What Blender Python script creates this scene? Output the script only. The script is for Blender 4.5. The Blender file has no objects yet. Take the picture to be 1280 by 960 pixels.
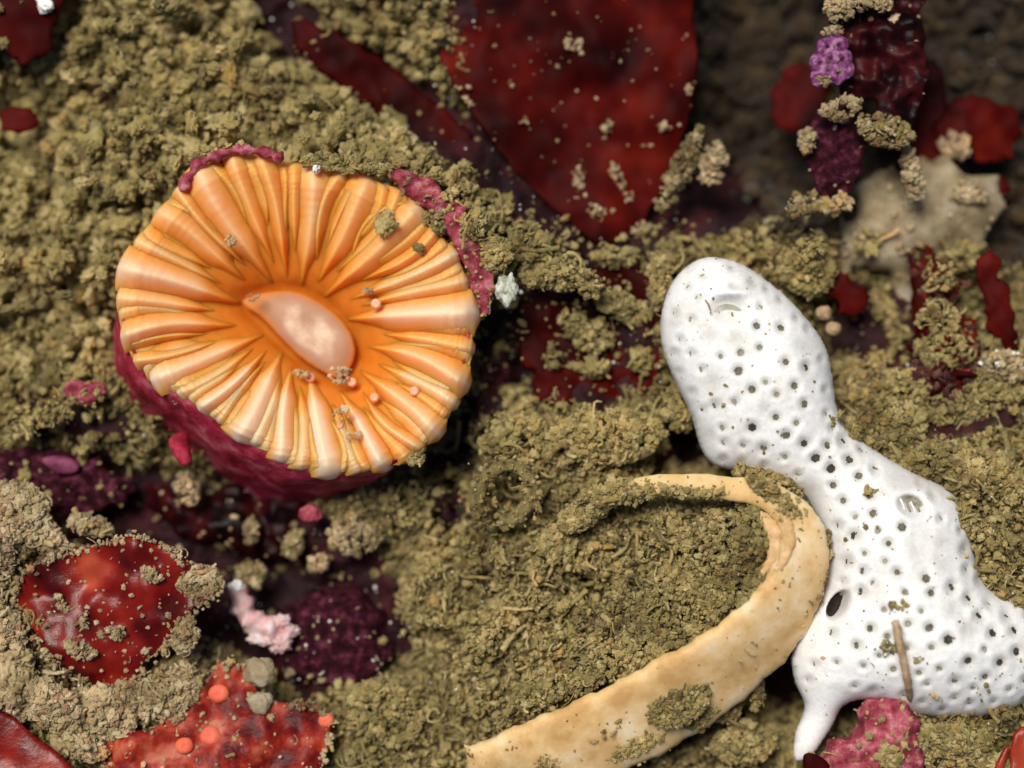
import bpy, math, random
import numpy as np
from mathutils import Vector, Euler

random.seed(11)
rng = np.random.default_rng(11)
scene = bpy.context.scene
# ------------------------------------------------------------------ camera, sky, strobe-like sun, exposure
# A close-up of a few centimetres of sea floor; 1 unit is about 3.4 mm of the real place.
D = 30.0                                    # camera height over the z = 0 level
cam_d = bpy.data.cameras.new("camera"); cam = bpy.data.objects.new("camera", cam_d)
scene.collection.objects.link(cam); scene.camera = cam
cam.location = (0, 0, D); cam.rotation_euler = (0, 0, 0)
cam_d.sensor_width = 36; cam_d.lens = 36 * D / 12.8; cam_d.clip_start = 0.5; cam_d.clip_end = 400
cam_d.dof.use_dof = True; cam_d.dof.focus_distance = D - 0.72; cam_d.dof.aperture_fstop = 0.062

SUN_EL, SUN_AZ = 65, 122                    # azimuth measured counter-clockwise from +x: light from the upper left
world = bpy.data.worlds.new("World"); scene.world = world; world.use_nodes = True
wn = world.node_tree.nodes; sky = wn.new("ShaderNodeTexSky"); sky.sky_type = 'NISHITA'; sky.sun_disc = False
sky.sun_elevation = math.radians(SUN_EL); sky.sun_rotation = math.radians(90 - SUN_AZ)
world.node_tree.links.new(sky.outputs[0], wn["Background"].inputs[0]); wn["Background"].inputs[1].default_value = 0.05
sun_d = bpy.data.lights.new("sun", 'SUN'); sun_d.energy = 4.0; sun_d.angle = math.radians(24); sun_d.color = (1, .945, .85)
sun = bpy.data.objects.new("sun", sun_d); scene.collection.objects.link(sun)
sd = Vector((math.cos(math.radians(SUN_EL)) * math.cos(math.radians(SUN_AZ)),
             math.cos(math.radians(SUN_EL)) * math.sin(math.radians(SUN_AZ)), math.sin(math.radians(SUN_EL))))
sun.rotation_euler = sd.to_track_quat('Z', 'Y').to_euler(); sun.location = sd * 60
vs = scene.view_settings; vs.view_transform = 'Standard'; vs.look = 'None'; vs.exposure = 0.0; vs.gamma = 1.0
vs.use_curve_mapping = False
scene.render.engine = 'CYCLES'
scene.cycles.max_bounces = 5; scene.cycles.diffuse_bounces = 3; scene.cycles.use_denoising = True

# ------------------------------------------------------------------ noise
_perm = np.random.default_rng(5).permutation(256).astype(np.int64); _perm = np.concatenate([_perm, _perm, _perm])
_g3 = np.random.default_rng(6).normal(size=(256, 3)); _g3 /= np.linalg.norm(_g3, axis=1)[:, None]
def noise3(x, y, z):
    x, y, z = np.broadcast_arrays(np.asarray(x, float), np.asarray(y, float), np.asarray(z, float))
    xi = np.floor(x).astype(np.int64); yi = np.floor(y).astype(np.int64); zi = np.floor(z).astype(np.int64)
    xf, yf, zf = x - xi, y - yi, z - zi
    u, v, w = (t * t * t * (t * (t * 6 - 15) + 10) for t in (xf, yf, zf))
    def g(i, j, k):
        h = _perm[(_perm[(_perm[(xi + i) & 255] + ((yi + j) & 255)) & 255] + ((zi + k) & 255)) & 255]
        q = _g3[h]; return q[..., 0] * (xf - i) + q[..., 1] * (yf - j) + q[..., 2] * (zf - k)
    l = lambda a, b, t: a + t * (b - a)
    return 1.6 * l(l(l(g(0,0,0), g(1,0,0), u), l(g(0,1,0), g(1,1,0), u), v),
                   l(l(g(0,0,1), g(1,0,1), u), l(g(0,1,1), g(1,1,1), u), v), w)
def fbm(x, y, z=0.0, f=1.0, o=4, gain=.5):
    a, s = 1.0, 0.0
    for i in range(o):
        s = s + a * noise3(np.asarray(x) * f + 17.3 * i, np.asarray(y) * f + 5.1 * i, np.asarray(z) * f + 9.7 * i); a *= gain; f *= 2.03
    return s

# ------------------------------------------------------------------ image-plan to world helpers
def W(px, py, z=0.0):
    """A point of the plan drawing (1280 x 960 sheet) at height z, in world units."""
    px, py, z = np.asarray(px, float), np.asarray(py, float), np.asarray(z, float)
    s = (D - z) / D
    return np.stack(np.broadcast_arrays((px - 640) / 100 * s, (480 - py) / 100 * s, z), -1)
def plan(x, y, z=0.0):
    s = (D - z) / D
    return x / s * 100 + 640, 480 - y / s * 100
def closed_spline(pts, n=240):
    p = np.asarray(pts, float); m = len(p); t = np.linspace(0, m, n, endpoint=False); i = np.floor(t).astype(int); f = (t - i)[:, None]
    a, b, c, d = p[(i - 1) % m], p[i % m], p[(i + 1) % m], p[(i + 2) % m]
    return .5 * (2 * b + (c - a) * f + (2 * a - 5 * b + 4 * c - d) * f ** 2 + (3 * b - a - 3 * c + d) * f ** 3)
def open_spline(pts, n):
    p = np.asarray(pts, float); p = np.vstack([2 * p[0] - p[1], p, 2 * p[-1] - p[-2]]); m = len(p) - 3
    t = np.linspace(0, m, n); i = np.minimum(np.floor(t).astype(int), m - 1); f = (t - i)[:, None]
    a, b, c, d = p[i], p[i + 1], p[i + 2], p[i + 3]
    return .5 * (2 * b + (c - a) * f + (2 * a - 5 * b + 4 * c - d) * f ** 2 + (3 * b - a - 3 * c + d) * f ** 3)
def inside(poly, x, y):
    r = np.zeros(np.shape(x), bool); n = len(poly)
    for k in range(n):
        x0, y0 = poly[k]; x1, y1 = poly[(k + 1) % n]
        if y0 == y1: continue
        c = ((y0 > y) != (y1 > y)); r ^= c & (x < (x1 - x0) * (y - y0) / (y1 - y0) + x0)
    return r
def seg_nearest(poly, x, y):
    a = np.asarray(poly); b = np.roll(a, -1, 0); q = np.stack([x, y], -1)[:, None]
    ab = b - a; t = np.clip(((q - a) * ab).sum(-1) / np.maximum((ab * ab).sum(-1), 1e-12), 0, 1)
    c = a + ab * t[..., None]; d = ((q - c) ** 2).sum(-1); k = d.argmin(1); i = np.arange(len(q))
    return c[i, k], np.sqrt(d[i, k])

# ------------------------------------------------------------------ materials
def new_mat(name):
    m = bpy.data.materials.new(name); m.use_nodes = True
    return m, m.node_tree.nodes, m.node_tree.links, m.node_tree.nodes["Principled BSDF"]
def ramp(nt, stops):
    r = nt.new("ShaderNodeValToRGB"); e = r.color_ramp.elements
    while len(e) < len(stops): e.new(.5)
    for el, (p, c) in zip(e, stops): el.position = p; el.color = (*c, 1)
    return r
def pos_noise(nt, lk, scale, detail=4, rough=.6):
    g = nt.new("ShaderNodeNewGeometry"); n = nt.new("ShaderNodeTexNoise")
    n.inputs["Scale"].default_value = scale; n.inputs["Detail"].default_value = detail; n.inputs["Roughness"].default_value = rough
    lk.new(g.outputs["Position"], n.inputs["Vector"]); return n
def mixc(nt, lk, fac, a, b, mode='MIX'):
    m = nt.new("ShaderNodeMix"); m.data_type = 'RGBA'; m.blend_type = mode
    for s, v in ((m.inputs[0], fac), (m.inputs[6], a), (m.inputs[7], b)):
        if hasattr(v, "is_linked"): lk.new(v, s)
        elif isinstance(v, tuple): s.default_value = (*v, 1)
        else: s.default_value = v
    return m.outputs[2]
def add_bump(nt, lk, bsdf, scale, strength, dist=.02, detail=5):
    n = pos_noise(nt, lk, scale, detail, .65); b = nt.new("ShaderNodeBump")
    b.inputs["Strength"].default_value = strength; b.inputs["Distance"].default_value = dist
    lk.new(n.outputs[0], b.inputs["Height"]); lk.new(b.outputs[0], bsdf.inputs["Normal"])
def simple(name, stops, scale=3, rough=.6, bump=(30, .4, .02), sss=0, sssr=(.1, .03, .02), spec=.12, coat=0, trans=0, detail=4):
    m, nt, lk, b = new_mat(name)
    n = pos_noise(nt, lk, scale, detail); r = ramp(nt, stops); lk.new(n.outputs[0], r.inputs[0]); lk.new(r.outputs[0], b.inputs["Base Color"])
    b.inputs["Roughness"].default_value = rough; b.inputs["Specular IOR Level"].default_value = spec
    if bump: add_bump(nt, lk, b, *bump)
    if sss:
        b.inputs["Subsurface Weight"].default_value = sss; b.inputs["Subsurface Radius"].default_value = sssr; b.inputs["Subsurface Scale"].default_value = 1.0
    if coat: b.inputs["Coat Weight"].default_value = coat; b.inputs["Coat Roughness"].default_value = .25
    if trans: b.inputs["Transmission Weight"].default_value = trans; b.inputs["IOR"].default_value = 1.12
    return m
def silt_mat(name, dark, mid, light):
    m, nt, lk, b = new_mat(name)
    oi = nt.new("ShaderNodeObjectInfo"); n = pos_noise(nt, lk, 1.15, 4, .7); n2 = pos_noise(nt, lk, 14, 4, .7)
    r1 = ramp(nt, [(.0, dark), (.03, (dark[0] * 1.3, dark[1] * .5, dark[2] * .4)), (.06, dark), (.32, tuple(.66 * q for q in mid)), (.62, mid), (.92, light), (.97, (mid[0] * 1.1, mid[1] * .75, mid[2] * .4)), (1, light)]); lk.new(oi.outputs["Random"], r1.inputs[0])
    r2 = ramp(nt, [(.3, dark), (.5, mid), (.72, light)]); lk.new(n2.outputs[0], r2.inputs[0])
    r3 = ramp(nt, [(.34, (.50, .40, .26)), (.43, (.80, .78, .60)), (.53, (1., .98, .88)), (.66, (1.2, 1.12, 1.0))]); lk.new(n.outputs[0], r3.inputs[0])
    c = mixc(nt, lk, .42, r1.outputs[0], r2.outputs[0]); c = mixc(nt, lk, 1.0, c, r3.outputs[0], 'MULTIPLY')
    lk.new(c, b.inputs["Base Color"]); b.inputs["Roughness"].default_value = .85; b.inputs["Specular IOR Level"].default_value = .25
    b.inputs["Sheen Weight"].default_value = .25; b.inputs["Sheen Roughness"].default_value = .6
    add_bump(nt, lk, b, 45, .5, .02)
    tr = nt.new("ShaderNodeBsdfTranslucent"); lk.new(c, tr.inputs[0]); mx = nt.new("ShaderNodeMixShader"); mx.inputs[0].default_value = .48
    lk.new(b.outputs[0], mx.inputs[1]); lk.new(tr.outputs[0], mx.inputs[2]); lk.new(mx.outputs[0], nt["Material Output"].inputs[0])
    return m
M = {}
M['silt'] = silt_mat('silt_olive', (.17, .125, .038), (.60, .485, .19), (.90, .79, .47))
M['silt_cream'] = silt_mat('silt_cream', (.40, .27, .15), (.82, .66, .42), (.93, .85, .68))
M['silt_brown_dimmed'] = silt_mat('silt_brown_dimmed', (.012, .006, .002), (.055, .030, .009), (.19, .12, .045))  # brown silt, coloured darker to stand in for flash falloff with depth
M['silt_red'] = silt_mat('silt_red', (.05, .005, .006), (.17, .018, .018), (.38, .20, .13))
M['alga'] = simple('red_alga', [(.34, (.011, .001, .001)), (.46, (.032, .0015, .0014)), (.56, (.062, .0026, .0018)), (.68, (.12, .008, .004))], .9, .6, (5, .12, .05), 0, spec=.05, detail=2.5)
M['alga_bright'] = simple('bright_red_alga', [(.36, (.055, .002, .002)), (.45, (.14, .0045, .003)), (.54, (.23, .012, .006)), (.66, (.42, .07, .03))], 1.2, .32, (5, .25, .06), .1, (.2, .03, .02), .25, detail=2.5)
M['alga_orange'] = simple('orange_red_alga', [(.36, (.07, .003, .003)), (.46, (.20, .010, .006)), (.54, (.34, .035, .016)), (.64, (.48, .13, .075))], 2.3, .4, (9, .4, .05), .1, (.2, .04, .02), .2, detail=3)
M['alga_dark'] = simple('dark_alga', [(.38, (.004, .0007, .001)), (.5, (.014, .0013, .002)), (.62, (.05, .005, .006))], 2.6, .4, (8, .3, .06), 0, spec=.12)
M['purple'] = simple('purple_crust', [(.36, (.011, .0012, .003)), (.48, (.036, .004, .010)), (.56, (.068, .010, .022)), (.66, (.15, .034, .06))], 8, .65, (26, .9, .05), spec=.12)
M['lilac'] = simple('lilac_crust', [(.36, (.12, .020, .05)), (.64, (.26, .07, .13))], 6, .55, (30, .6, .02), .1)
M['pink'] = simple('pink_crust', [(.36, (.17, .022, .035)), (.47, (.31, .05, .075)), (.55, (.42, .09, .12)), (.66, (.56, .24, .26))], 6, .6, (24, .8, .04), .1)
M['magenta'] = simple('magenta_crust', [(.36, (.20, .010, .020)), (.47, (.34, .022, .045)), (.55, (.44, .04, .075)), (.66, (.54, .14, .16))], 3.5, .55, (20, .5, .03), .15)
M['fragment'] = simple('pink_white', [(.35, (.60, .28, .28)), (.6, (.70, .52, .50)), (.75, (.8, .75, .78))], 7, .5, (40, .5, .02), .3)
M['white'] = simple('white_grain', [(.3, (.74, .72, .66)), (.7, (.85, .85, .82))], 6, .3, None)
M['tan_smooth'] = simple('tan_band', [(.36, (.58, .35, .14)), (.47, (.72, .48, .22)), (.55, (.79, .56, .30)), (.66, (.86, .69, .46))], 1.7, .5, (26, .25, .03), .5, (.25, .13, .06), .1)
M['tan_pink'] = simple('tan_fold', [(.36, (.58, .345, .15)), (.64, (.76, .52, .28))], 7, .5, (24, .6, .03), .3)
M['beige_gel'] = simple('beige_gel', [(.36, (.22, .16, .085)), (.5, (.38, .30, .18)), (.64, (.52, .44, .31))], 2.2, .5, (14, .3, .04), .5, (.3, .2, .1), .08)
M['orange_dot'] = simple('orange_polyp', [(.3, (.70, .10, .05)), (.7, (.85, .22, .13))], 4, .5, (30, .3, .02), .5)
M['dark_pit'] = simple('dark_pit', [(.3, (.012, .008, .006)), (.7, (.03, .02, .014))], 6, .6, None)
M['tube_tan'] = simple('tube_tan', [(.36, (.34, .22, .11)), (.64, (.58, .42, .27))], 8, .6, (36, .7, .03))
M['purple_zooid'] = simple('purple_zooid', [(.38, (.10, .02, .075)), (.5, (.22, .06, .17)), (.62, (.40, .17, .34))], 12, .5, (40, .7, .02), .1)

_g = M['beige_gel'].node_tree; _t = _g.nodes.new("ShaderNodeBsdfTransparent"); _x = _g.nodes.new("ShaderNodeMixShader"); _x.inputs[0].default_value = .28
_g.links.new(_g.nodes["Principled BSDF"].outputs[0], _x.inputs[1]); _g.links.new(_t.outputs[0], _x.inputs[2]); _g.links.new(_x.outputs[0], _g.nodes["Material Output"].inputs[0])
def coral_mat():
    m, nt, lk, b = new_mat('coral_tissue')
    at = nt.new("ShaderNodeAttribute"); at.attribute_name = "crest"
    n = pos_noise(nt, lk, 5, 4); mr = nt.new("ShaderNodeMath"); mr.operation = 'MULTIPLY_ADD'
    mr.inputs[1].default_value = .35; mr.inputs[2].default_value = -.17; lk.new(n.outputs[0], mr.inputs[0])
    ad = nt.new("ShaderNodeMath"); lk.new(at.outputs["Fac"], ad.inputs[0]); lk.new(mr.outputs[0], ad.inputs[1])
    r = ramp(nt, [(0, (.64, .155, .008)), (.28, (.82, .295, .045)), (.55, (.88, .42, .15)), (.95, (.91, .63, .45))])
    lk.new(ad.outputs[0], r.inputs[0]); lk.new(r.outputs[0], b.inputs["Base Color"])
    b.inputs["Roughness"].default_value = .5; b.inputs["Specular IOR Level"].default_value = .10
    b.inputs["Subsurface Weight"].default_value = .8; b.inputs["Subsurface Radius"].default_value = (.34, .15, .05); b.inputs["Subsurface Scale"].default_value = 1.0
    add_bump(nt, lk, b, 38, .2, .012); return m
M['coral'] = coral_mat()
def mouth_mat():
    m, nt, lk, b = new_mat('coral_mouth_tissue')
    at = nt.new("ShaderNodeAttribute"); at.attribute_name = "crest"; n = pos_noise(nt, lk, 2.6, 5, .6)
    mu = nt.new("ShaderNodeMath"); mu.operation = 'MULTIPLY'; lk.new(at.outputs["Fac"], mu.inputs[0]); lk.new(n.outputs[0], mu.inputs[1])
    r = ramp(nt, [(.0, (.58, .22, .05)), (.22, (.46, .24, .14)), (.44, (.50, .30, .20)), (.58, (.64, .44, .31)), (.68, (.74, .57, .42))])
    lk.new(mu.outputs[0], r.inputs[0]); lk.new(r.outputs[0], b.inputs["Base Color"]); b.inputs["Roughness"].default_value = .5; b.inputs["Specular IOR Level"].default_value = .12
    b.inputs["Subsurface Weight"].default_value = .5; b.inputs["Subsurface Radius"].default_value = (.2, .1, .06); b.inputs["Subsurface Scale"].default_value = .8
    return m
M['mouth'] = mouth_mat()
M['knob'] = simple('clear_knob', [(.3, (.72, .34, .20)), (.7, (.84, .50, .34))], 6, .25, None, .5)
def tunic_mat():
    m, nt, lk, b = new_mat('white_tunic')
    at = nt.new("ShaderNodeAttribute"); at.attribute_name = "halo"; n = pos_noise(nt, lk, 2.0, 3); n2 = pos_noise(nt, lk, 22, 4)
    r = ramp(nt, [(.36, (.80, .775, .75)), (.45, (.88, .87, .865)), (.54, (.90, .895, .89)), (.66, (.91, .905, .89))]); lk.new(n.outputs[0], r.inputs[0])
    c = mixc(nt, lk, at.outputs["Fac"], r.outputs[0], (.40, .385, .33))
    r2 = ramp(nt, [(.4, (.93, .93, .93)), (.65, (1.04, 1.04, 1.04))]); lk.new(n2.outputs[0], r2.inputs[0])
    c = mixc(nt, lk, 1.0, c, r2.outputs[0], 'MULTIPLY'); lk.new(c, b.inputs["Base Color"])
    b.inputs["Roughness"].default_value = .5; b.inputs["Specular IOR Level"].default_value = .12
    b.inputs["Subsurface Weight"].default_value = .5; b.inputs["Subsurface Radius"].default_value = (.12, .11, .11); b.inputs["Subsurface Scale"].default_value = .7
    add_bump(nt, lk, b, 42, .35, .014); return m
M['tunic'] = tunic_mat()
M['pore_pit'] = simple('pore_pit', [(.36, (.09, .082, .058)), (.64, (.19, .175, .13))], 14, .6, None, spec=.1)
M['pore_pale'] = simple('pore_pale', [(.36, (.20, .185, .14)), (.64, (.36, .34, .27))], 14, .6, None, spec=.1)
M['pore_dark'] = simple('pore_dark', [(.36, (.035, .032, .024)), (.64, (.09, .082, .06))], 14, .6, None, spec=.1)
M['pale_lump'] = simple('pale_lump', [(.38, (.34, .38, .28)), (.62, (.72, .74, .64))], 9, .6, (40, .8, .03), .2)
M['slot_grey'] = simple('slot_grey', [(.36, (.40, .385, .32)), (.64, (.60, .58, .52))], 6, .5, None, .2)

def ground_mat():
    m, nt, lk, b = new_mat('seabed_ground')
    at = nt.new("ShaderNodeAttribute"); at.attribute_name = "bare"
    n = pos_noise(nt, lk, 6, 5, .7); n2 = pos_noise(nt, lk, 2.2, 4)
    rs = ramp(nt, [(.3, (.028, .020, .008)), (.5, (.075, .055, .022)), (.7, (.20, .155, .07))]); lk.new(n.outputs[0], rs.inputs[0])
    rb = ramp(nt, [(.3, (.007, .001, .002)), (.5, (.022, .0025, .005)), (.66, (.05, .004, .006)), (.8, (.075, .012, .030))]); lk.new(n2.outputs[0], rb.inputs[0])
    c = mixc(nt, lk, at.outputs["Fac"], rs.outputs[0], rb.outputs[0]); lk.new(c, b.inputs["Base Color"])
    b.inputs["Roughness"].default_value = .7; b.inputs["Specular IOR Level"].default_value = .3; add_bump(nt, lk, b, 30, .7, .03); return m
M['ground'] = ground_mat()

# ------------------------------------------------------------------ objects
WLOC = {}
def tag(o, label=None, cat=None, group=None, kind=None):
    for k, v in (('label', label), ('category', cat), ('group', group), ('kind', kind)):
        if v: o[k] = v
    return o
def empty(name, loc, label, cat, group=None):
    o = bpy.data.objects.new(name, None); scene.collection.objects.link(o); o.location = loc; WLOC[o] = np.array(loc, float)
    o.empty_display_size = .2
    return tag(o, label, cat, group)
def mesh_data(name, v, f, mat, smooth=True, attrs=None):
    me = bpy.data.meshes.new(name); v = np.asarray(v, float)
    if isinstance(f, np.ndarray):
        me.vertices.add(len(v)); me.vertices.foreach_set('co', v.ravel()); k = f.shape[1]
        me.loops.add(f.size); me.loops.foreach_set('vertex_index', f.ravel().astype(np.int32))
        me.polygons.add(len(f)); me.polygons.foreach_set('loop_start', np.arange(0, f.size, k, dtype=np.int32))
        me.update(calc_edges=True); me.validate()
    else:
        me.from_pydata(v.tolist(), [], f)
    for m in (mat if isinstance(mat, (list, tuple)) else [mat]): me.materials.append(m)
    if smooth: me.polygons.foreach_set('use_smooth', np.ones(len(me.polygons), bool))
    for k, a in (attrs or {}).items():
        at = me.attributes.new(k, 'FLOAT', 'POINT'); at.data.foreach_set('value', np.asarray(a, np.float32))
    me.update(); return me
def link(name, me, loc, parent=None):
    o = bpy.data.objects.new(name, me); scene.collection.objects.link(o); WLOC[o] = np.array(loc, float)
    if parent is not None: o.parent = parent; o.location = np.array(loc, float) - WLOC[parent]
    else: o.location = loc
    return o
def obj(name, v, f, mat, parent=None, smooth=True, attrs=None):
    v = np.asarray(v, float); o0 = np.array([(v[:, 0].min() + v[:, 0].max()) / 2, (v[:, 1].min() + v[:, 1].max()) / 2, v[:, 2].min()])
    return link(name, mesh_data(name, v - o0, f, mat, smooth, attrs), o0, parent)
def join(parts):
    V, F, n = [], [], 0
    for v, f in parts:
        V.append(v); F.append(np.asarray(f) + n); n += len(v)
    return np.vstack(V), np.vstack(F)

# primitive generators (all-quad or all-tri arrays)
def ico(sub):
    t = (1 + 5 ** .5) / 2
    v = [(-1,t,0),(1,t,0),(-1,-t,0),(1,-t,0),(0,-1,t),(0,1,t),(0,-1,-t),(0,1,-t),(t,0,-1),(t,0,1),(-t,0,-1),(-t,0,1)]
    f = [(0,11,5),(0,5,1),(0,1,7),(0,7,10),(0,10,11),(1,5,9),(5,11,4),(11,10,2),(10,7,6),(7,1,8),(3,9,4),(3,4,2),(3,2,6),(3,6,8),(3,8,9),(4,9,5),(2,4,11),(6,2,10),(8,6,7),(9,8,1)]
    v = [np.array(p) / np.linalg.norm(p) for p in v]
    for _ in range(sub):
        c, g = {}, []
        def mid(a, b):
            k = (min(a, b), max(a, b))
            if k not in c: q = v[a] + v[b]; v.append(q / np.linalg.norm(q)); c[k] = len(v) - 1
            return c[k]
        for a, b, d in f:
            x, y, z = mid(a, b), mid(b, d), mid(d, a); g += [(a, x, z), (b, y, x), (d, z, y), (x, y, z)]
        f = g
    return np.array(v), np.array(f)
ICO = {k: ico(k) for k in (1, 2, 3)}
def lump(sub, seed, amp=.45, freq=1.6, stretch=(1, 1, 1)):
    v, f = ICO[sub]; s = seed * 3.7
    d = 1 + amp * fbm(v[:, 0] + s, v[:, 1] - s, v[:, 2] + 2 * s, freq, 3, .65)
    return v * d[:, None] * np.array(stretch), f
def tube(path, rad, k=8, rough=0.0, seed=0, cap=True):
    p = np.asarray(path, float); n = len(p); rad = np.broadcast_to(rad, (n,)); t = np.gradient(p, axis=0); t /= np.linalg.norm(t, axis=1)[:, None]
    up = np.array([.13, .21, .97]); V = []
    for i in range(n):
        a = np.cross(t[i], up); a /= np.linalg.norm(a) + 1e-9; b = np.cross(t[i], a); th = np.linspace(0, 2 * math.pi, k, endpoint=False)
        V.append(p[i] + rad[i] * (np.cos(th)[:, None] * a + np.sin(th)[:, None] * b))
    V = np.vstack(V)
    if rough:
        c = np.repeat(p, k, 0); q = V - c; nn = fbm(V[:, 0] + seed, V[:, 1], V[:, 2], .6 / max(rad.mean(), 1e-3), 3, .7)
        V = c + q * (1 + rough * nn)[:, None]
    F = [(i * k + j, i * k + (j + 1) % k, (i + 1) * k + (j + 1) % k, (i + 1) * k + j) for i in range(n - 1) for j in range(k)]
    if cap:
        m = len(V); V = np.vstack([V, p[0] - t[0] * rad[0] * .5, p[-1] + t[-1] * rad[-1] * .5])
        F += [(m, (j + 1) % k, j, j) for j in range(k)]; o = (n - 1) * k; F += [(m + 1, o + j, o + (j + 1) % k, o + (j + 1) % k) for j in range(k)]
        F = [tuple(dict.fromkeys(q)) for q in F]
    return V, F

def inflate(outline, z0, height, res=.05, depth=.1, power=.5, wave=None, zmid=None, nspl=240):
    """A rounded body over a plan outline: membrane-inflated top, shallower underside; wave(x, y) bends the mid surface."""
    o = closed_spline(outline, nspl); poly = W(o[:, 0], o[:, 1], z0 if zmid is None else zmid)[:, :2]
    lo, hi = poly.min(0) - 2 * res, poly.max(0) + 2 * res
    xs = np.arange(lo[0], hi[0], res); ys = np.arange(lo[1], hi[1], res); X, Y = np.meshgrid(xs, ys, indexing='ij')
    ins = inside(poly, X, Y)
    # Poisson membrane with coarse-to-fine relaxation
    u = np.zeros(X.shape); m = ins.astype(float); red = (np.add.outer(np.arange(X.shape[0]), np.arange(X.shape[1])) % 2).astype(bool)
    om = 2 / (1 + math.sin(math.pi / max(X.shape)))
    for it in range(int(1.6 * max(X.shape)) + 30):
        for par in (red, ~red):
            s = np.zeros_like(u); s[1:-1, 1:-1] = (u[2:, 1:-1] + u[:-2, 1:-1] + u[1:-1, 2:] + u[1:-1, :-2] + res * res) / 4
            u = np.where(par & ins, u + om * (s - u), u)
    u /= u.max(); t = np.maximum(u, 0) ** power
    near = ins.copy()
    for dx in (-1, 0, 1):
        for dy in (-1, 0, 1): near |= np.roll(np.roll(ins, dx, 0), dy, 1)
    bd = near & ~ins; bx, by = X[bd], Y[bd]; c, _ = seg_nearest(poly, bx, by); X = X.copy(); Y = Y.copy(); X[bd], Y[bd] = c[:, 0], c[:, 1]
    t[bd] = 0
    idx = -np.ones(X.shape, int); idx[near] = np.arange(near.sum()); n = near.sum()
    q = np.stack([idx[:-1, :-1], idx[1:, :-1], idx[1:, 1:], idx[:-1, 1:]], -1).reshape(-1, 4); q = q[(q >= 0).all(1)]
    x, y, tt = X[near], Y[near], t[near]; mid = z0 + (wave(x, y) if wave else 0)
    top = np.stack([x, y, mid + height * tt], -1)
    bot = np.stack([x, y, mid - depth * tt], -1); isb = bd[near]; bidx = np.where(isb, np.arange(n), n + np.cumsum(~isb) - 1)
    V = np.vstack([top, bot[~isb]]); F = np.vstack([q, bidx[q][:, ::-1]])
    return V, F, dict(n=n, x=x, y=y, t=tt, isb=isb)
def join(parts):
    V, F, n = [], [], 0
    arr = all(isinstance(f, np.ndarray) for _, f in parts)
    for v, f in parts:
        V.append(np.asarray(v))
        if arr: F.append(f + n)
        else: F += [tuple(int(i) + n for i in q) for q in f]
        n += len(v)
    return np.vstack(V), (np.vstack(F) if arr else F)

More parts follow.
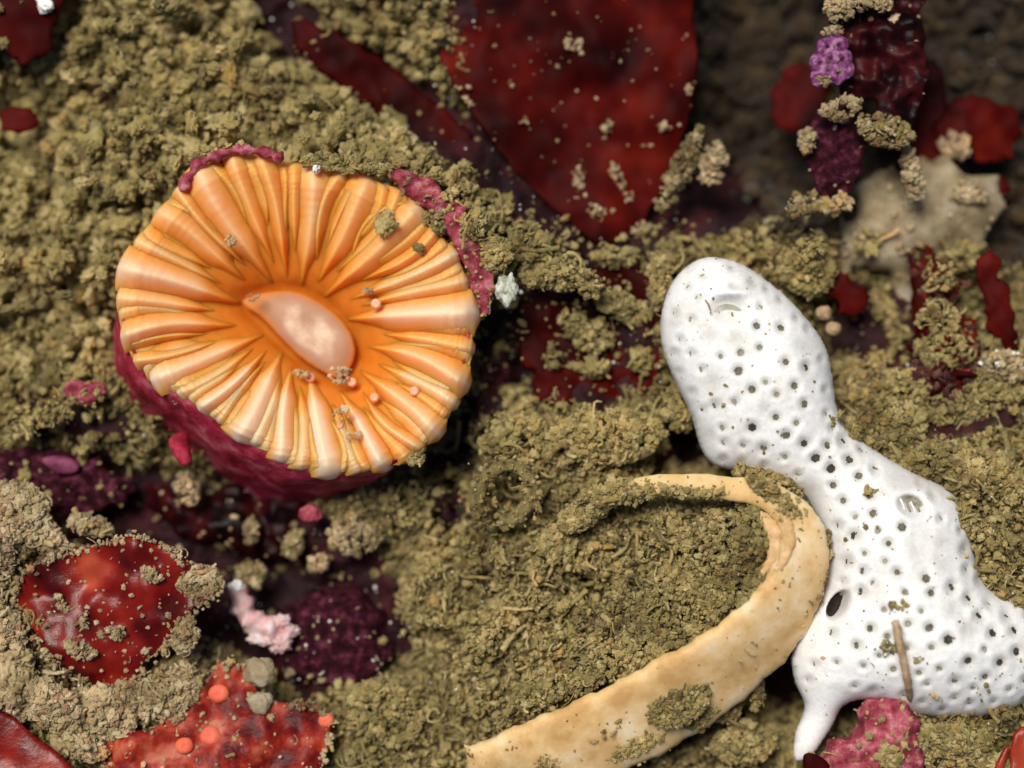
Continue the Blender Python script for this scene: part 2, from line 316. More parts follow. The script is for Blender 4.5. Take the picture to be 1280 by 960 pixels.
# ------------------------------------------------------------------ the sea floor
HP = np.array([  # plan x, plan y, height
 (-200,-200,-.6),(0,0,-.6),(60,60,-.5),(150,60,-.15),(250,100,.0),(120,180,.0),(30,220,-.35),(60,300,-.25),(220,170,.15),(330,110,-.05),
 (380,160,.15),(300,40,-.45),(200,10,-.3),(30,150,-.9),(120,280,-.1),(80,400,-.3),(20,470,-.45),(90,530,-.45),(150,480,-.4),(470,190,.2),(560,220,.25),(600,270,.3),
 (340,20,-1.0),(400,50,-1.0),(480,100,-1.0),(560,150,-1.0),(450,20,-.5),(520,40,-.6),(500,10,-.4),(620,200,-.8),(650,250,-.5),
 (700,100,-1.0),(780,60,-1.0),(700,200,-1.0),(800,220,-1.1),(740,290,-.8),(765,325,-.6),(700,330,-.2),(640,340,.1),(680,320,.0),(780,350,-.5),(820,320,-.5),
 (640,400,-.4),(700,410,-.75),(760,420,-.55),(680,470,-.8),(780,480,-.55),(820,420,-.3),(840,520,-.6),(870,575,-1.1),
 (612,440,-.9),(640,430,-.8),(570,560,-.95),(590,510,-.8),(620,520,-.25),(600,620,-.3),(660,600,-.1),(720,550,.05),(800,540,.05),(700,500,-.2),(540,660,-.5),
 (370,400,-1.0),(250,380,-.8),(470,420,-.8),(280,560,-.8),(400,620,-.7),(450,650,-.35),(480,620,-.4),(400,670,-.6),
 (0,590,-.7),(60,600,-.8),(140,630,-1.1),(240,640,-1.1),(330,650,-1.0),(320,720,-1.2),(300,790,-1.2),(400,760,-1.0),(470,730,-.9),(420,820,-.9),(500,830,-.7),
 (20,650,.15),(0,700,.3),(0,800,.3),(40,840,.3),(120,860,.1),(80,760,.1),(200,840,-.1),(250,860,.0),(120,740,.0),(60,920,.3),(150,960,.1),(270,930,.0),
 (450,890,-.2),(500,940,-.1),(420,950,-.2),(540,760,-.2),(560,840,-.1),(560,900,-.1),(620,700,-.1),(640,780,.1),(640,860,.2),(740,700,.2),(720,790,.35),(820,690,.4),(820,780,.55),(880,660,.55),(900,740,.65),(930,690,.7),(760,640,.1),
 (700,860,.35),(600,1000,-.3),(750,960,-.4),(850,930,-.4),(900,900,-.6),(930,940,-.3),(900,990,-.1),(960,850,-2.0),(985,830,-2.3),(990,870,-2.0),(975,800,-1.8),(1010,870,-1.8),
 (1000,930,-.3),(1050,990,-.1),(1150,960,.25),(1220,930,.35),(1270,950,.2),(1320,900,.1),(1190,905,.45),
 (900,60,-1.7),(960,30,-1.9),(930,150,-1.9),(1000,100,-1.8),(1000,200,-1.7),(900,230,-1.2),(870,190,-1.0),(960,280,-1.0),(900,290,-.7),(1100,100,-1.7),(1220,50,-1.4),(1270,100,-1.4),(1200,120,-1.6),(1270,250,-1.2),
 (1010,330,-.5),(980,310,-.6),(1060,380,-.9),(1080,420,-1.0),(1050,430,-.9),(1120,300,-1.3),(1200,300,-1.3),(1240,350,-1.2),(1140,420,-.8),(1180,480,-.35),(1100,480,-.3),(1110,520,-.1),(1160,560,.0),(1250,450,-.5),(1270,520,-.1),
 (1220,560,.1),(1240,620,.45),(1260,680,.55),(1330,650,.5),(940,460,-.6),(1100,700,-.5),(1150,800,-.5),
 (1400,1100,-.2),(-200,1100,.1),(600,1200,-.3),(1500,0,-1.6),(700,-200,-1.0),(-250,450,-.4),(1500,500,-.2)], float)
BARE = [  # dark crust areas; shade of low gaps and recesses is painted here too
 [(-80,552),(60,556),(140,585),(200,596),(240,622),(300,600),(390,612),(400,655),(440,680),(485,700),(505,780),(520,830),(430,858),(380,885),(330,850),(270,830),(230,800),(100,690),(40,640),(-80,640)],
 [(270,-40),(350,-40),(400,15),(480,60),(560,110),(660,200),(680,280),(620,250),(540,190),(450,120),(380,70),(300,30)],
 [(540,-60),(880,-60),(880,180),(830,300),(700,300),(600,180)],
 [(640,360),(700,340),(790,340),(830,400),(820,480),(740,515),(660,490),(640,430)],
 [(0,120),(40,125),(45,160),(0,170)],
 [(1020,340),(1090,340),(1120,400),(1110,450),(1050,440)],
 [(1130,330),(1200,330),(1240,450),(1270,520),(1200,545),(1110,520),(1140,440)],
 [(835,490),(880,520),(900,585),(830,590)],
 [(940,790),(1010,770),(1030,880),(1010,900),(960,890)],
 [(830,200),(960,180),(980,270),(850,300)],
 [(690,285),(830,280),(826,345),(800,360),(740,352),(716,330)],
 [(596,395),(648,385),(662,470),(628,505),(600,545),(560,590),(528,596),(556,540),(588,480)],
 [(-20,498),(60,486),(120,515),(176,545),(110,552),(-20,545)],
 [(545,610),(572,600),(580,640),(556,668),(538,650)],
]
def ground_base(px, py):
    shp = px.shape; q = np.stack([px.ravel(), py.ravel()], -1); out = np.empty(len(q))
    for i in range(0, len(q), 20000):
        d2 = ((q[i:i + 20000, None] - HP[None, :, :2]) ** 2).sum(-1); w = np.exp(-d2 / (2 * 30.0 ** 2)) + 1e-4 / (1 + d2 / 3000.0) ** 1.5
        out[i:i + 20000] = (w * HP[:, 2]).sum(1) / w.sum(1)
    return out.reshape(shp)
def axis(lo, hi, step, far):
    a = np.arange(lo, hi + step / 2, step); g = [step]; e = []
    d, s = 0, step
    while d < far: s *= 1.35; d += s; e.append(d)
    return np.concatenate([lo - np.array(e[::-1]), a, hi + np.array(e)])
gx = axis(-8.2, 8.2, .032, 120); gy = axis(-6.4, 6.4, .032, 120)
GX, GY = np.meshgrid(gx, gy, indexing='ij')
PX, PY = GX * 100 + 640, 480 - GY * 100
wx = PX + 14 * fbm(GX, GY, 3.3, 1.7, 3); wy = PY + 14 * fbm(GX, GY, 8.3, 1.7, 3)
# base relief on a coarse lattice, then sampled
cx = np.arange(-420, 1701, 10.0); cy = np.arange(-360, 1321, 10.0); CX, CY = np.meshgrid(cx, cy, indexing='ij'); CB = ground_base(CX, CY)
def bil(A, ax, ay, x, y):
    i = np.clip(np.searchsorted(ax, x) - 1, 0, len(ax) - 2); j = np.clip(np.searchsorted(ay, y) - 1, 0, len(ay) - 2)
    u = np.clip((x - ax[i]) / (ax[i + 1] - ax[i]), 0, 1); v = np.clip((y - ay[j]) / (ay[j + 1] - ay[j]), 0, 1)
    return (A[i, j] * (1 - u) * (1 - v) + A[i + 1, j] * u * (1 - v) + A[i, j + 1] * (1 - u) * v + A[i + 1, j + 1] * u * v)
HB = bil(CB, cx, cy, wx, wy) - .50 * np.clip((540 - PX) / 120, 0, 1) * np.clip((520 - PY) / 100, 0, 1) - 1.0 * np.clip((PX - 860) / 60, 0, 1) * np.clip((260 + .16 * (PX - 850) - PY) / 60, 0, 1)
bare = np.zeros(GX.shape)
wx2 = PX + 22 * fbm(GX, GY, 1.3, 3.2, 4); wy2 = PY + 22 * fbm(GX, GY, 6.3, 3.2, 4)
for p in BARE: bare = np.maximum(bare, inside(np.array(p, float), wx2, wy2).astype(float))
for _ in range(2): bare[1:-1, 1:-1] = (bare[1:-1, 1:-1] * 2 + bare[2:, 1:-1] + bare[:-2, 1:-1] + bare[1:-1, 2:] + bare[1:-1, :-2]) / 6
clump = np.abs(fbm(GX, GY, 4.0, 1.9, 3, .6)); fine = fbm(GX, GY, 2.0, 6.5, 3, .6)
GZ = HB + (1 - bare) * (.40 * (clump - .35) + .10 * fine - .30 * np.clip(fbm(GX, GY, 21., 1.1, 3, .6) - .22, 0, 1)) + bare * (.10 * fbm(GX, GY, 7., 2.5, 4) + .03 * fine)
for (hx, hy, hr, hd) in ((735,738,15,.7),(800,742,10,.5),(560,610,16,.5),(585,572,20,.5),(480,905,13,.6),(862,562,20,.7),(650,470,22,.5),(555,650,12,.5),(672,652,10,.4),(610,738,12,.45),(540,800,12,.4),(700,905,0.1,0),(660,560,12,.4),(20,505,14,.4),(200,300,12,.4),(60,360,14,.4),(330,60,16,.4),(100,110,12,.4),(1140,505,14,.4),(1225,640,9,.3),(930,905,14,.5),(455,860,16,.5),(600,905,10,.4)):
    g = np.exp(-(((wx2 - hx) / hr) ** 2 + ((wy2 - hy) / hr) ** 2)); GZ -= hd * g; bare = np.maximum(bare, np.clip(1.6 * g - .4, 0, .85) * (hd > 0))  # each pit also gets the dark ground colour, painting its shade
nx, ny = GX.shape; idx = np.arange(nx * ny).reshape(nx, ny)
q = np.stack([idx[:-1, :-1], idx[1:, :-1], idx[1:, 1:], idx[:-1, 1:]], -1).reshape(-1, 4)
sea = bpy.data.objects.new("seabed", mesh_data("seabed", np.stack([GX, GY, GZ], -1).reshape(-1, 3), q, M['ground'], True, {'bare': bare.ravel()}))
scene.collection.objects.link(sea); tag(sea, kind='structure')
def gz(x, y): return bil(GZ, gx, gy, np.asarray(x, float), np.asarray(y, float))
def gbare(x, y): return bil(bare, gx, gy, np.asarray(x, float), np.asarray(y, float))

# ------------------------------------------------------------------ loose silt: crumbs and short filaments set on points
def crumb_set(tagname, mat):
    col = bpy.data.collections.new("crumbs_" + tagname); L = []
    for k in range(6): L.append(lump(3, k + 1, .55, 1.7, (1, .85 + .1 * (k % 3), .75)))
    for k in range(4):
        t = np.linspace(0, 1, 9); r = np.random.default_rng(40 + k).normal(size=3)
        path = np.stack([(t - .5) * 3.6, .8 * np.sin(t * 3 + r[0]) , .5 * np.sin(t * 4 + r[1])], -1)
        L.append(tube(path, .5 * (1 - .35 * t), 8, .5, k))
    for k in range(4):
        t = np.linspace(0, 1, 13); r = np.random.default_rng(60 + k).normal(size=4)
        path = np.stack([(t - .5) * 5.5, 1.5 * np.sin(t * 3.5 + r[0]), 1.2 * np.sin(t * 3 + r[1])], -1)
        L.append(tube(path * np.array([.8, 1.15, 1]), .30 * (1 - .4 * t), 7, .8, k))
    for k in range(2): L.append(lump(2, k + 20, .5, 1.6, (1.3, 1.0, .3)))
    for k, (v, f) in enumerate(L):
        o = bpy.data.objects.new("crumb", mesh_data("crumb", v, f, mat)); col.objects.link(o)
    return col, len(L)
def scatter(name, pts, size, kind_idx, colset, label=None, cat=None, flat=None):
    col, nk = colset; n = len(pts)
    me = bpy.data.meshes.new(name); me.vertices.add(n); me.vertices.foreach_set('co', np.asarray(pts, float).ravel())
    at = me.attributes.new('size', 'FLOAT_VECTOR', 'POINT'); s = np.asarray(size)[:, None] * rng.uniform(.75, 1.25, (n, 3)); at.data.foreach_set('vector', s.astype(np.float32).ravel())
    at = me.attributes.new('turn', 'FLOAT_VECTOR', 'POINT'); r = rng.uniform(0, 6.28, (n, 3)); at.data.foreach_set('vector', r.astype(np.float32).ravel())
    at = me.attributes.new('which', 'INT', 'POINT'); at.data.foreach_set('value', np.asarray(kind_idx, np.int32))
    o = bpy.data.objects.new(name, me); scene.collection.objects.link(o)
    ng = bpy.data.node_groups.new(name, 'GeometryNodeTree'); ng.interface.new_socket("Geometry", in_out='INPUT', socket_type='NodeSocketGeometry'); ng.interface.new_socket("Geometry", in_out='OUTPUT', socket_type='NodeSocketGeometry')
    N, Lk = ng.nodes, ng.links; gi = N.new('NodeGroupInput'); go = N.new('NodeGroupOutput'); ip = N.new('GeometryNodeInstanceOnPoints'); ci = N.new('GeometryNodeCollectionInfo')
    ci.inputs[0].default_value = col; ci.inputs['Separate Children'].default_value = True; ci.inputs['Reset Children'].default_value = True; ip.inputs['Pick Instance'].default_value = True
    def attr(nm, ty):
        a = N.new('GeometryNodeInputNamedAttribute'); a.data_type = ty; a.inputs[0].default_value = nm; return next(x for x in a.outputs if x.enabled)
    Lk.new(gi.outputs[0], ip.inputs['Points']); Lk.new(ci.outputs[0], ip.inputs['Instance'])
    Lk.new(attr('which', 'INT'), ip.inputs['Instance Index']); Lk.new(attr('turn', 'FLOAT_VECTOR'), ip.inputs['Rotation']); Lk.new(attr('size', 'FLOAT_VECTOR'), ip.inputs['Scale'])
    Lk.new(ip.outputs[0], go.inputs[0]); md = o.modifiers.new("crumbs", 'NODES'); md.node_group = ng
    return tag(o, label, cat, kind='stuff')
SETS = {k: crumb_set(k, M[k]) for k in ('silt', 'silt_cream', 'silt_brown_dimmed', 'silt_red', 'white')}
def pick(n, ptube=.25, pflake=.1):
    r = rng.random(n); return np.where(r < ptube, 6 + rng.integers(0, 8, n), np.where(r < ptube + pflake, 14 + rng.integers(0, 2, n), rng.integers(0, 6, n)))
POOL = {k: [] for k in SETS}        # (points, sizes, kinds)
def pool(kind, pts, sizes, ptube=.25):
    if np.isscalar(ptube): ptube *= .6
    if len(pts): POOL[kind].append((np.asarray(pts), np.asarray(sizes), pick(len(pts), ptube)))

# the general cover
n = 340000
x = rng.uniform(-7.9, 7.9, n); y = rng.uniform(-6.1, 6.1, n); px, py = plan(x, y, -.2)
b = gbare(x, y); dens = np.where(rng.random(n) < b, np.where((px > 500) & (px < 670) & (py > 370) & (py < 680) | (px < 200) & (py > 470) & (py < 555) | (px > 680) & (px < 840) & (py > 270) & (py < 365), .10, .012), 1.0)
dens *= .45 + .55 * np.clip(.5 + 2.6 * fbm(x, y, 12.0, 2.6, 3, .6), 0, 1)
dens *= np.where((px > 950) & (px < 1020) & (py > 790) & (py < 880), .05, 1)
deep = np.clip((px - 790) / 70, 0, 1) * np.clip((285 + .16 * (px - 850) - py) / 40, 0, 1)      # brown turf in the far upper right, its weak light put into the colour
cream = np.clip((300 - px) / 60, 0, 1) * np.clip((py - 600) / 40, 0, 1)
turf = np.clip((560 - px) / 80, 0, 1) * np.clip((540 - py) / 60, 0, 1)
dens *= 1 - .55 * np.maximum(turf, deep)
keep = rng.random(n) < dens; x, y, px, py, deep, cream, turf = (a[keep] for a in (x, y, px, py, deep, cream, turf)); n = len(x)
size = np.minimum(np.exp(rng.normal(-3.95, .55, n)), .07) * (1 + 1.5 * turf + 1.3 * deep); z = gz(x, y) + rng.exponential(.055, n) * (1 + 1.2 * turf) - .015
P3 = np.stack([x, y, z], -1); r = rng.random(n)
kd = np.where(r < deep * 1.05, 'silt_brown_dimmed', np.where(r < cream * .8, 'silt_cream', 'silt'))
redz = (np.hypot((px - 1180) / 75, (py - 490) / 60) < 1) & (rng.random(n) < .65); kd = np.where(redz, 'silt_red', kd); kd = np.where((px > 500) & (px < 680) & (py > 380) & (py < 680) & (rng.random(n) < .8 * gbare(x, y)), 'silt_brown_dimmed', kd)  # dark brown crumbs paint shade into the recess right of the coral
for k in ('silt', 'silt_cream', 'silt_brown_dimmed', 'silt_red'): pool(k, P3[kd == k], size[kd == k], (.16 * (1 - .75 * turf) * (1 - .5 * deep))[kd == k])
n = 9500; x = rng.uniform(-7, 7, n); y = rng.uniform(-5.5, 5.5, n); px, py = plan(x, y, 0); k_ = (gbare(x, y) < .3) & ~((px > 780) & (py < 300)) & ~((px < 560) & (py < 540) & (rng.random(n) < .8)); x, y = x[k_], y[k_]; n = len(x)
POOL['silt'].append((np.stack([x, y, gz(x, y) + .05 + rng.exponential(.04, n)], -1), np.minimum(np.exp(rng.normal(-3.4, .55, n)), .11), 10 + rng.integers(0, 4, n)))
n = 1300; x = rng.uniform(-7, 7, n); y = rng.uniform(-5.3, 5.3, n); pool('white', np.stack([x, y, gz(x, y) + .06 + rng.exponential(.03, n)], -1), np.exp(rng.normal(-4.7, .4, n)), 0)
def heap(kind, px, py, z, rx, ry, n, hz=.15, sz=-3.2, ptube=.25, rot=0.0):
    """A heap of crumbs resting at (px, py, z), rx by ry plan units wide."""
    a = rng.uniform(0, 6.283, n); r = np.sqrt(rng.random(n)) ; u, v = rx * r * np.cos(a), ry * r * np.sin(a)
    c, s = math.cos(rot), math.sin(rot); p = W(px + u * c - v * s, py + u * s + v * c, z + hz * (1 - r ** 2) * rng.random(n))
    pool(kind, p, np.exp(rng.normal(sz, .4, n)), ptube)
# ------------------------------------------------------------------ the orange cup coral
def ring_radius(pts, c, th):
    d = np.asarray(closed_spline(pts, 720)) - np.array(c); a = np.arctan2(-d[:, 1], d[:, 0]); o = np.argsort(a); a, r = a[o], np.hypot(d[:, 0], d[:, 1])[o]
    return np.interp((th + math.pi) % (2 * math.pi) - math.pi, np.concatenate([a - 2 * math.pi, a, a + 2 * math.pi]), np.concatenate([r, r, r]))
CC = (372, 402)
RIM = [(300,192),(345,200),(400,214),(450,222),(500,240),(540,283),(570,320),(588,370),(590,430),(582,480),(560,520),(535,553),(510,576),(480,584),(450,590),(400,590),(368,583),(320,558),(280,533),(240,503),(200,478),(167,450),(149,400),(149,350),(167,305),(197,268),(228,228),(262,200)]
FOS = [(304,372),(340,356),(380,360),(418,384),(446,418),(452,455),(430,478),(396,468),(362,446),(332,418),(310,394)]
coral = empty('cup_coral', W(350, 430, -1.0), 'round orange cup coral with radiating pale ridges on the silt', 'coral')
RZ, FZ = .80, -.30
def tiltz(th): return -.20 * np.sin(th) + .04 * np.cos(th)
def coral_pt(th, t, dz=0.0):
    """th: direction, t: 0 at the mouth pit edge, 1 at the rim; floor surface of the cup."""
    ri, ro = ring_radius(FOS, CC, th), ring_radius(RIM, CC, th); r = ri + (ro - ri) * t
    z = FZ + (RZ - .10 - FZ) * np.clip(t, 0, 1) ** .62 - .16 * np.clip(t - .86, 0, 1) / .14 + tiltz(th) * np.clip(t, 0, 1)
    z = z + dz; return W(CC[0] + r * np.cos(th), CC[1] - r * np.sin(th), z)
NS = 72; order = []
for k in range(NS): order.append(0 if k % 8 == 0 else 1 if k % 4 == 0 else 2 if k % 2 == 0 else 3)
th0 = 2 * math.pi / NS
# floor of the cup
TH, TT = np.meshgrid(np.linspace(0, 2 * math.pi, 181)[:-1], np.linspace(-.72, 1.0, 34), indexing='ij')
fp = coral_pt(TH, np.maximum(TT, 0)); inner = np.clip(-TT / .72, 0, 1)
ctr = W(CC[0] + 6, CC[1] + 14, FZ - .25); fp = fp * (1 - inner[..., None]) + ctr * inner[..., None]
fp[..., 2] += .025 * fbm(fp[..., 0], fp[..., 1], 1, 3, 3)
a, b_ = TH.shape; id_ = np.arange(a * b_).reshape(a, b_); qq = np.stack([id_, np.roll(id_, -1, 0), np.roll(np.roll(id_, -1, 0), -1, 1), np.roll(id_, -1, 1)], -1)[:, :-1].reshape(-1, 4)
obj('oral_disc', fp.reshape(-1, 3), qq, M['coral'], coral, attrs={'crest': (.05 + .30 * np.clip(TT, 0, 1)).ravel()})
# outer wall with its crust
lv = np.linspace(0, 1, 20) ** 1.3; TH, LV = np.meshgrid(np.linspace(0, 2 * math.pi, 145)[:-1], lv, indexing='ij')
ro = ring_radius(RIM, CC, TH); s = .965 - .12 * LV ** .7
wp = W(CC[0] + ro * s * np.cos(TH) - 42 * LV ** .6, CC[1] - ro * s * np.sin(TH) + 68 * LV ** .6, RZ - .20 + tiltz(TH) - 1.75 * LV)
nn = fbm(wp[..., 0], wp[..., 1], wp[..., 2], 2.4, 4); wp[..., 0] += .045 * nn * np.cos(TH); wp[..., 1] += .045 * nn * np.sin(TH)
a, b_ = TH.shape; id_ = np.arange(a * b_).reshape(a, b_); qq = np.stack([id_, np.roll(id_, -1, 1), np.roll(np.roll(id_, -1, 0), -1, 1), np.roll(id_, -1, 0)], -1)[:, :-1].reshape(-1, 4)
wall = obj('cup_wall', wp.reshape(-1, 3), qq, M['magenta'], coral); wall['label'] = 'crimson crusted outer wall of the cup'
v, f = tube(open_spline([W(222, 548, .1), W(228, 565, .15), W(232, 580, .2)], 8), np.linspace(.14, .07, 8), 10, .35, 3); obj('crust_nub', v, f, M['magenta'], wall)
pth = open_spline([(226,238,.56),(240,214,.60),(264,197,.60),(300,187,.58),(330,190,.58),(352,198,.6)], 40); v, f = tube(W(pth[:, 0], pth[:, 1], pth[:, 2]), .035 + .035 * np.abs(np.sin(np.arange(40) * .45)), 12, .6, 9); rc = obj('rim_crust', v, f, M['pink'], wall); rc['label'] = 'pink crust on the upper left rim'
# septa
for k in range(NS):
    o = order[k]; th = (k + .5) * th0 + rng.normal(0, .012); t0 = (.0, .08, .20, .34)[o] + rng.uniform(-.06, .10) * (o > 0)
    hw = (.072, .060, .048, .040)[o] * rng.uniform(.75, 1.35); hh = (.27, .22, .16, .11)[o] * rng.uniform(.7, 1.25); ex = (.035, .022, .012, .0)[o]
    kk = rng.uniform(.65, 1.1) * (.92 - .20 * math.sin(th))  # crest colour paler towards the lower side, where light falls: painted light
    ns, nc = 64, 11; s = np.linspace(0, 1, ns); t = t0 + (1 + ex - t0) * s
    bend = rng.normal(0, .04) * np.sin(s * math.pi) + rng.normal(0, .010) * np.sin(s * 5)
    hs = hh * (np.sin(np.clip(s / .30, 0, 1) * math.pi / 2)) * (.75 + .25 * np.clip((t - .2) / .5, 0, 1)) * (1 + .10 * np.sin(s * 4 + k)) * np.sqrt(np.clip((1.0 - s) / .09, 0, 1))
    ws = hw * (.45 + .55 * np.clip(s / .4, 0, 1)) * (.55 + .45 * t) * np.clip((1.0 - s) / .05 + .35, 0, 1)
    V = np.zeros((ns, nc, 3)); CR = np.zeros((ns, nc))
    thb = th + bend; base = coral_pt(thb, np.clip(t, 0, 1)); over = np.clip(t - 1, 0, 1)
    for j in range(nc):
        a = math.pi * j / (nc - 1); side = math.cos(a); up = math.sin(a) ** .8
        bead = 1 + (.012 + .012 * (-np.sin(th) > 0)) * np.sin(s * (80 + 9 * (k % 3)) + k) * np.clip((s - .45) / .3, 0, 1)
        off = side * ws * bead * (1 + 2.2 * (1 - up) * np.clip(s / .3, 0, 1))
        V[:, j, 0] = base[:, 0] - np.sin(th) * off + np.cos(th) * over * 2.1
        V[:, j, 1] = base[:, 1] + np.cos(th) * off + np.sin(th) * over * 2.1
        V[:, j, 2] = base[:, 2] - .03 + up * (hs + .03) + .005 * up * np.sin(s * (95 + 7 * (k % 4)) + 2 * k) * np.clip((s - .4) / .3, 0, 1) + .004 * up * np.sin(s * 70 + 3 * k) * np.clip((s - .62) / .25, 0, 1) * (np.sin(th) < .1)
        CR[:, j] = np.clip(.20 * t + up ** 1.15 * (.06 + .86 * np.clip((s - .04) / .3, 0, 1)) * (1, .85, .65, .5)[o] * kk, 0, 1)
    V[-1, :, 2] -= .16; V[-1, :, 0] += np.cos(th) * .015; V[-1, :, 1] += np.sin(th) * .015
    id_ = np.arange(ns * nc).reshape(ns, nc); qq = np.stack([id_[:-1, :-1], id_[:-1, 1:], id_[1:, 1:], id_[1:, :-1]], -1).reshape(-1, 4)
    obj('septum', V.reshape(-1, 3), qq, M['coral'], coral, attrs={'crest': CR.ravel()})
# mouth
LENS = [(303,377),(332,366),(368,365),(402,380),(430,404),(443,430),(440,455),(422,472),(402,464),(375,446),(350,421),(326,396)]
v, f, inf = inflate(LENS, -.12, .09, .03, .25, .7, wave=lambda x, y: .05 * fbm(x, y, 3, 1.5, 2))
cr = np.zeros(len(v)); cr[:inf['n']] = np.clip((inf['t'] - .25) * 1.9, 0, 1.15)
obj('mouth', v, f, M['mouth'], coral, attrs={'crest': cr})
for (kx, ky, kz, kr) in ((470,380,.42,.078),(388,472,.10,.075),(440,478,.14,.072),(518,489,.62,.07),(468,497,.42,.07),(425,532,.6,.05)):
    v, f = ICO[3]; v = v * kr * .85; v[:, 2] = np.where(v[:, 2] > 0, v[:, 2] - .55 * np.maximum(0, kr * .5 - np.hypot(v[:, 0], v[:, 1])), v[:, 2]); obj('tentacle_knob', v + W(kx, ky, kz), f, M['knob'], coral)
for hx, hy, hz_, r_, n_ in ((315,371,.2,7,14),(425,468,.22,16,45),(462,362,.3,8,12),(378,468,.2,8,14),(288,300,.62,10,24),(430,520,.78,14,16),(440,545,.82,10,8)):
    heap('silt_cream', hx, hy, hz_, r_, r_ * .7, n_, .1, -4.0, .2)
heap('silt', 432, 204, .58, 60, 9, 260, .1, -3.6, .2, .12); heap('silt', 520, 570, .75, 10, 14, 40, .1, -3.8); heap('silt', 268, 190, .5, 40, 7, 60, .08, -3.8, .2, -.3)
heap('white', 395, 212, .66, 5, 4, 3, .02, -3.3, 0); heap('silt', 232, 490, .45, 22, 14, 60, .1, -3.7)

# ------------------------------------------------------------------ the white colonial sea squirt
BODY = [(890,319),(932,328),(975,358),(1010,393),(1036,430),(1046,470),(1052,512),(1075,545),(1110,570),(1152,594),(1190,612),(1208,633),(1222,680),(1240,735),(1285,752),(1325,790),(1322,850),(1280,888),(1220,902),(1150,898),(1098,880),(1062,886),(1046,915),(1022,950),(1000,958),(1000,925),(1012,890),(1000,858),(996,825),(1006,785),(1026,755),(1036,715),(1030,665),(1010,625),(975,604),(930,592),(896,582),(880,560),(868,520),(850,482),(833,440),(829,400),(840,358),(862,331)]
PORES = [(914,334,1),(878,344,1),(859,358,1),(872,372,1),(863,399,1),(888,418,0),(923,421,0),(950,434,1),(951,383,1),(977,409,2),(1005,433,0),(1027,449,1),(983,452,2),(1009,459,3),(923,464,2),(890,477,0),(849,424,1),(842,441,1),(864,442,1),(848,465,1),(957,478,1),(940,487,2),(994,482,2),(1032,487,1),
 (918,502,1),(893,507,2),(880,512,1),(902,535,1),(886,543,0),(904,554,1),(940,535,3),(970,522,2),(971,493,1),(1006,505,2),(1033,517,1),(983,544,2),(1006,555,3),(1034,557,2),(1055,551,3),(981,572,1),(1020,573,3),(1039,586,3),(1041,607,2),(1017,613,0),(1053,626,2),(959,512,0),
 (1077,561,1),(1062,575,3),(1094,586,2),(1074,595,2),(1120,600,0),(1092,642,2),(1047,657,2),(1067,670,3),(1098,664,1),(1058,702,3),(1080,692,1),(1176,648,1),(1176,679,0),(1206,687,3),(1175,706,0),
 (1077,740,3),(1091,729,1),(1121,715,2),(1131,740,1),(1165,741,2),(1190,734,3),(1208,712,2),(1211,748,3),(1190,763,0),(1105,762,1),(1088,786,2),(1071,807,2),(1040,791,2),(1018,830,1),(1045,828,1),(1162,785,2),(1186,800,3),(1165,809,1),(1212,788,0),(1211,827,3),(1175,836,1),(1099,820,1),(1152,764,1),
 (1224,770,3),(1259,770,3),(1241,792,3),(1268,788,3),(1271,815,3),(1251,829,3),(1232,847,2),(1194,852,2),(1231,812,1),(1159,855,1),(1149,842,1),(1117,837,1),(1295,795,3),(1298,832,3),(1282,850,2),(1262,862,1),(1286,768,2),(1148,690,0)]
for _ in range(2600):      # the smaller pores between the ones picked out above
    _x, _y = rng.uniform(832, 1300), rng.uniform(322, 890); _d = min((_x - a) ** 2 + (_y - b) ** 2 for a, b, _ in PORES) ** .5
    if _d < 19.5: continue
    _q, _e = seg_nearest(np.array(BODY, float), np.array([_x]), np.array([_y]))
    if not inside(np.array(BODY, float), np.array([_x]), np.array([_y]))[0] or _e[0] < 9: continue
    if any(((_x - a) / r) ** 2 + ((_y - b) / s) ** 2 < 1 for a, b, r, s in ((912, 388, 34, 30), (1140, 632, 28, 22), (1050, 757, 34, 30), (1150, 680, 20, 46), (1040, 900, 60, 46), (1040, 815, 30, 60))): continue
    PORES.append((_x, _y, 1 if rng.random() < .7 else 2))
ZB = .25
asc = empty('white_sea_squirt', W(1050, 640, -.6), 'white dimpled colonial sea squirt lying diagonally across the right side', 'sea squirt')
v, f, inf = inflate(BODY, ZB, 1.0, .024, .75, .5, zmid=.75, nspl=420)
nt_ = inf['n']; top = v[:nt_]; tt = inf['t']
top[:, 2] += tt * (.10 * fbm(top[:, 0], top[:, 1], 5, .7, 2)) + .012 * tt * fbm(top[:, 0], top[:, 1], 2, 5, 3)
halo = np.zeros(len(v)); bx, by = plan(top[:, 0], top[:, 1], top[:, 2])
base_z = top[:, 2].copy()
def asc_at(px, py):
    w = (bx - px) ** 2 + (by - py) ** 2 < 8 ** 2
    if w.sum() < 12: w = np.argsort((bx - px) ** 2 + (by - py) ** 2)[:24]
    z0 = base_z[w].mean(); c0 = W(px, py, z0); dx, dy = top[w, 0] - c0[0], top[w, 1] - c0[1]
    A = np.c_[dx, dy, dx * dx, dx * dy, dy * dy, np.ones(len(dx))]; c, *_ = np.linalg.lstsq(A, base_z[w], rcond=None)
    nrm = np.array([-c[0], -c[1], 1.0]); nrm /= np.linalg.norm(nrm); return W(px, py, c[5]), nrm
spots = []
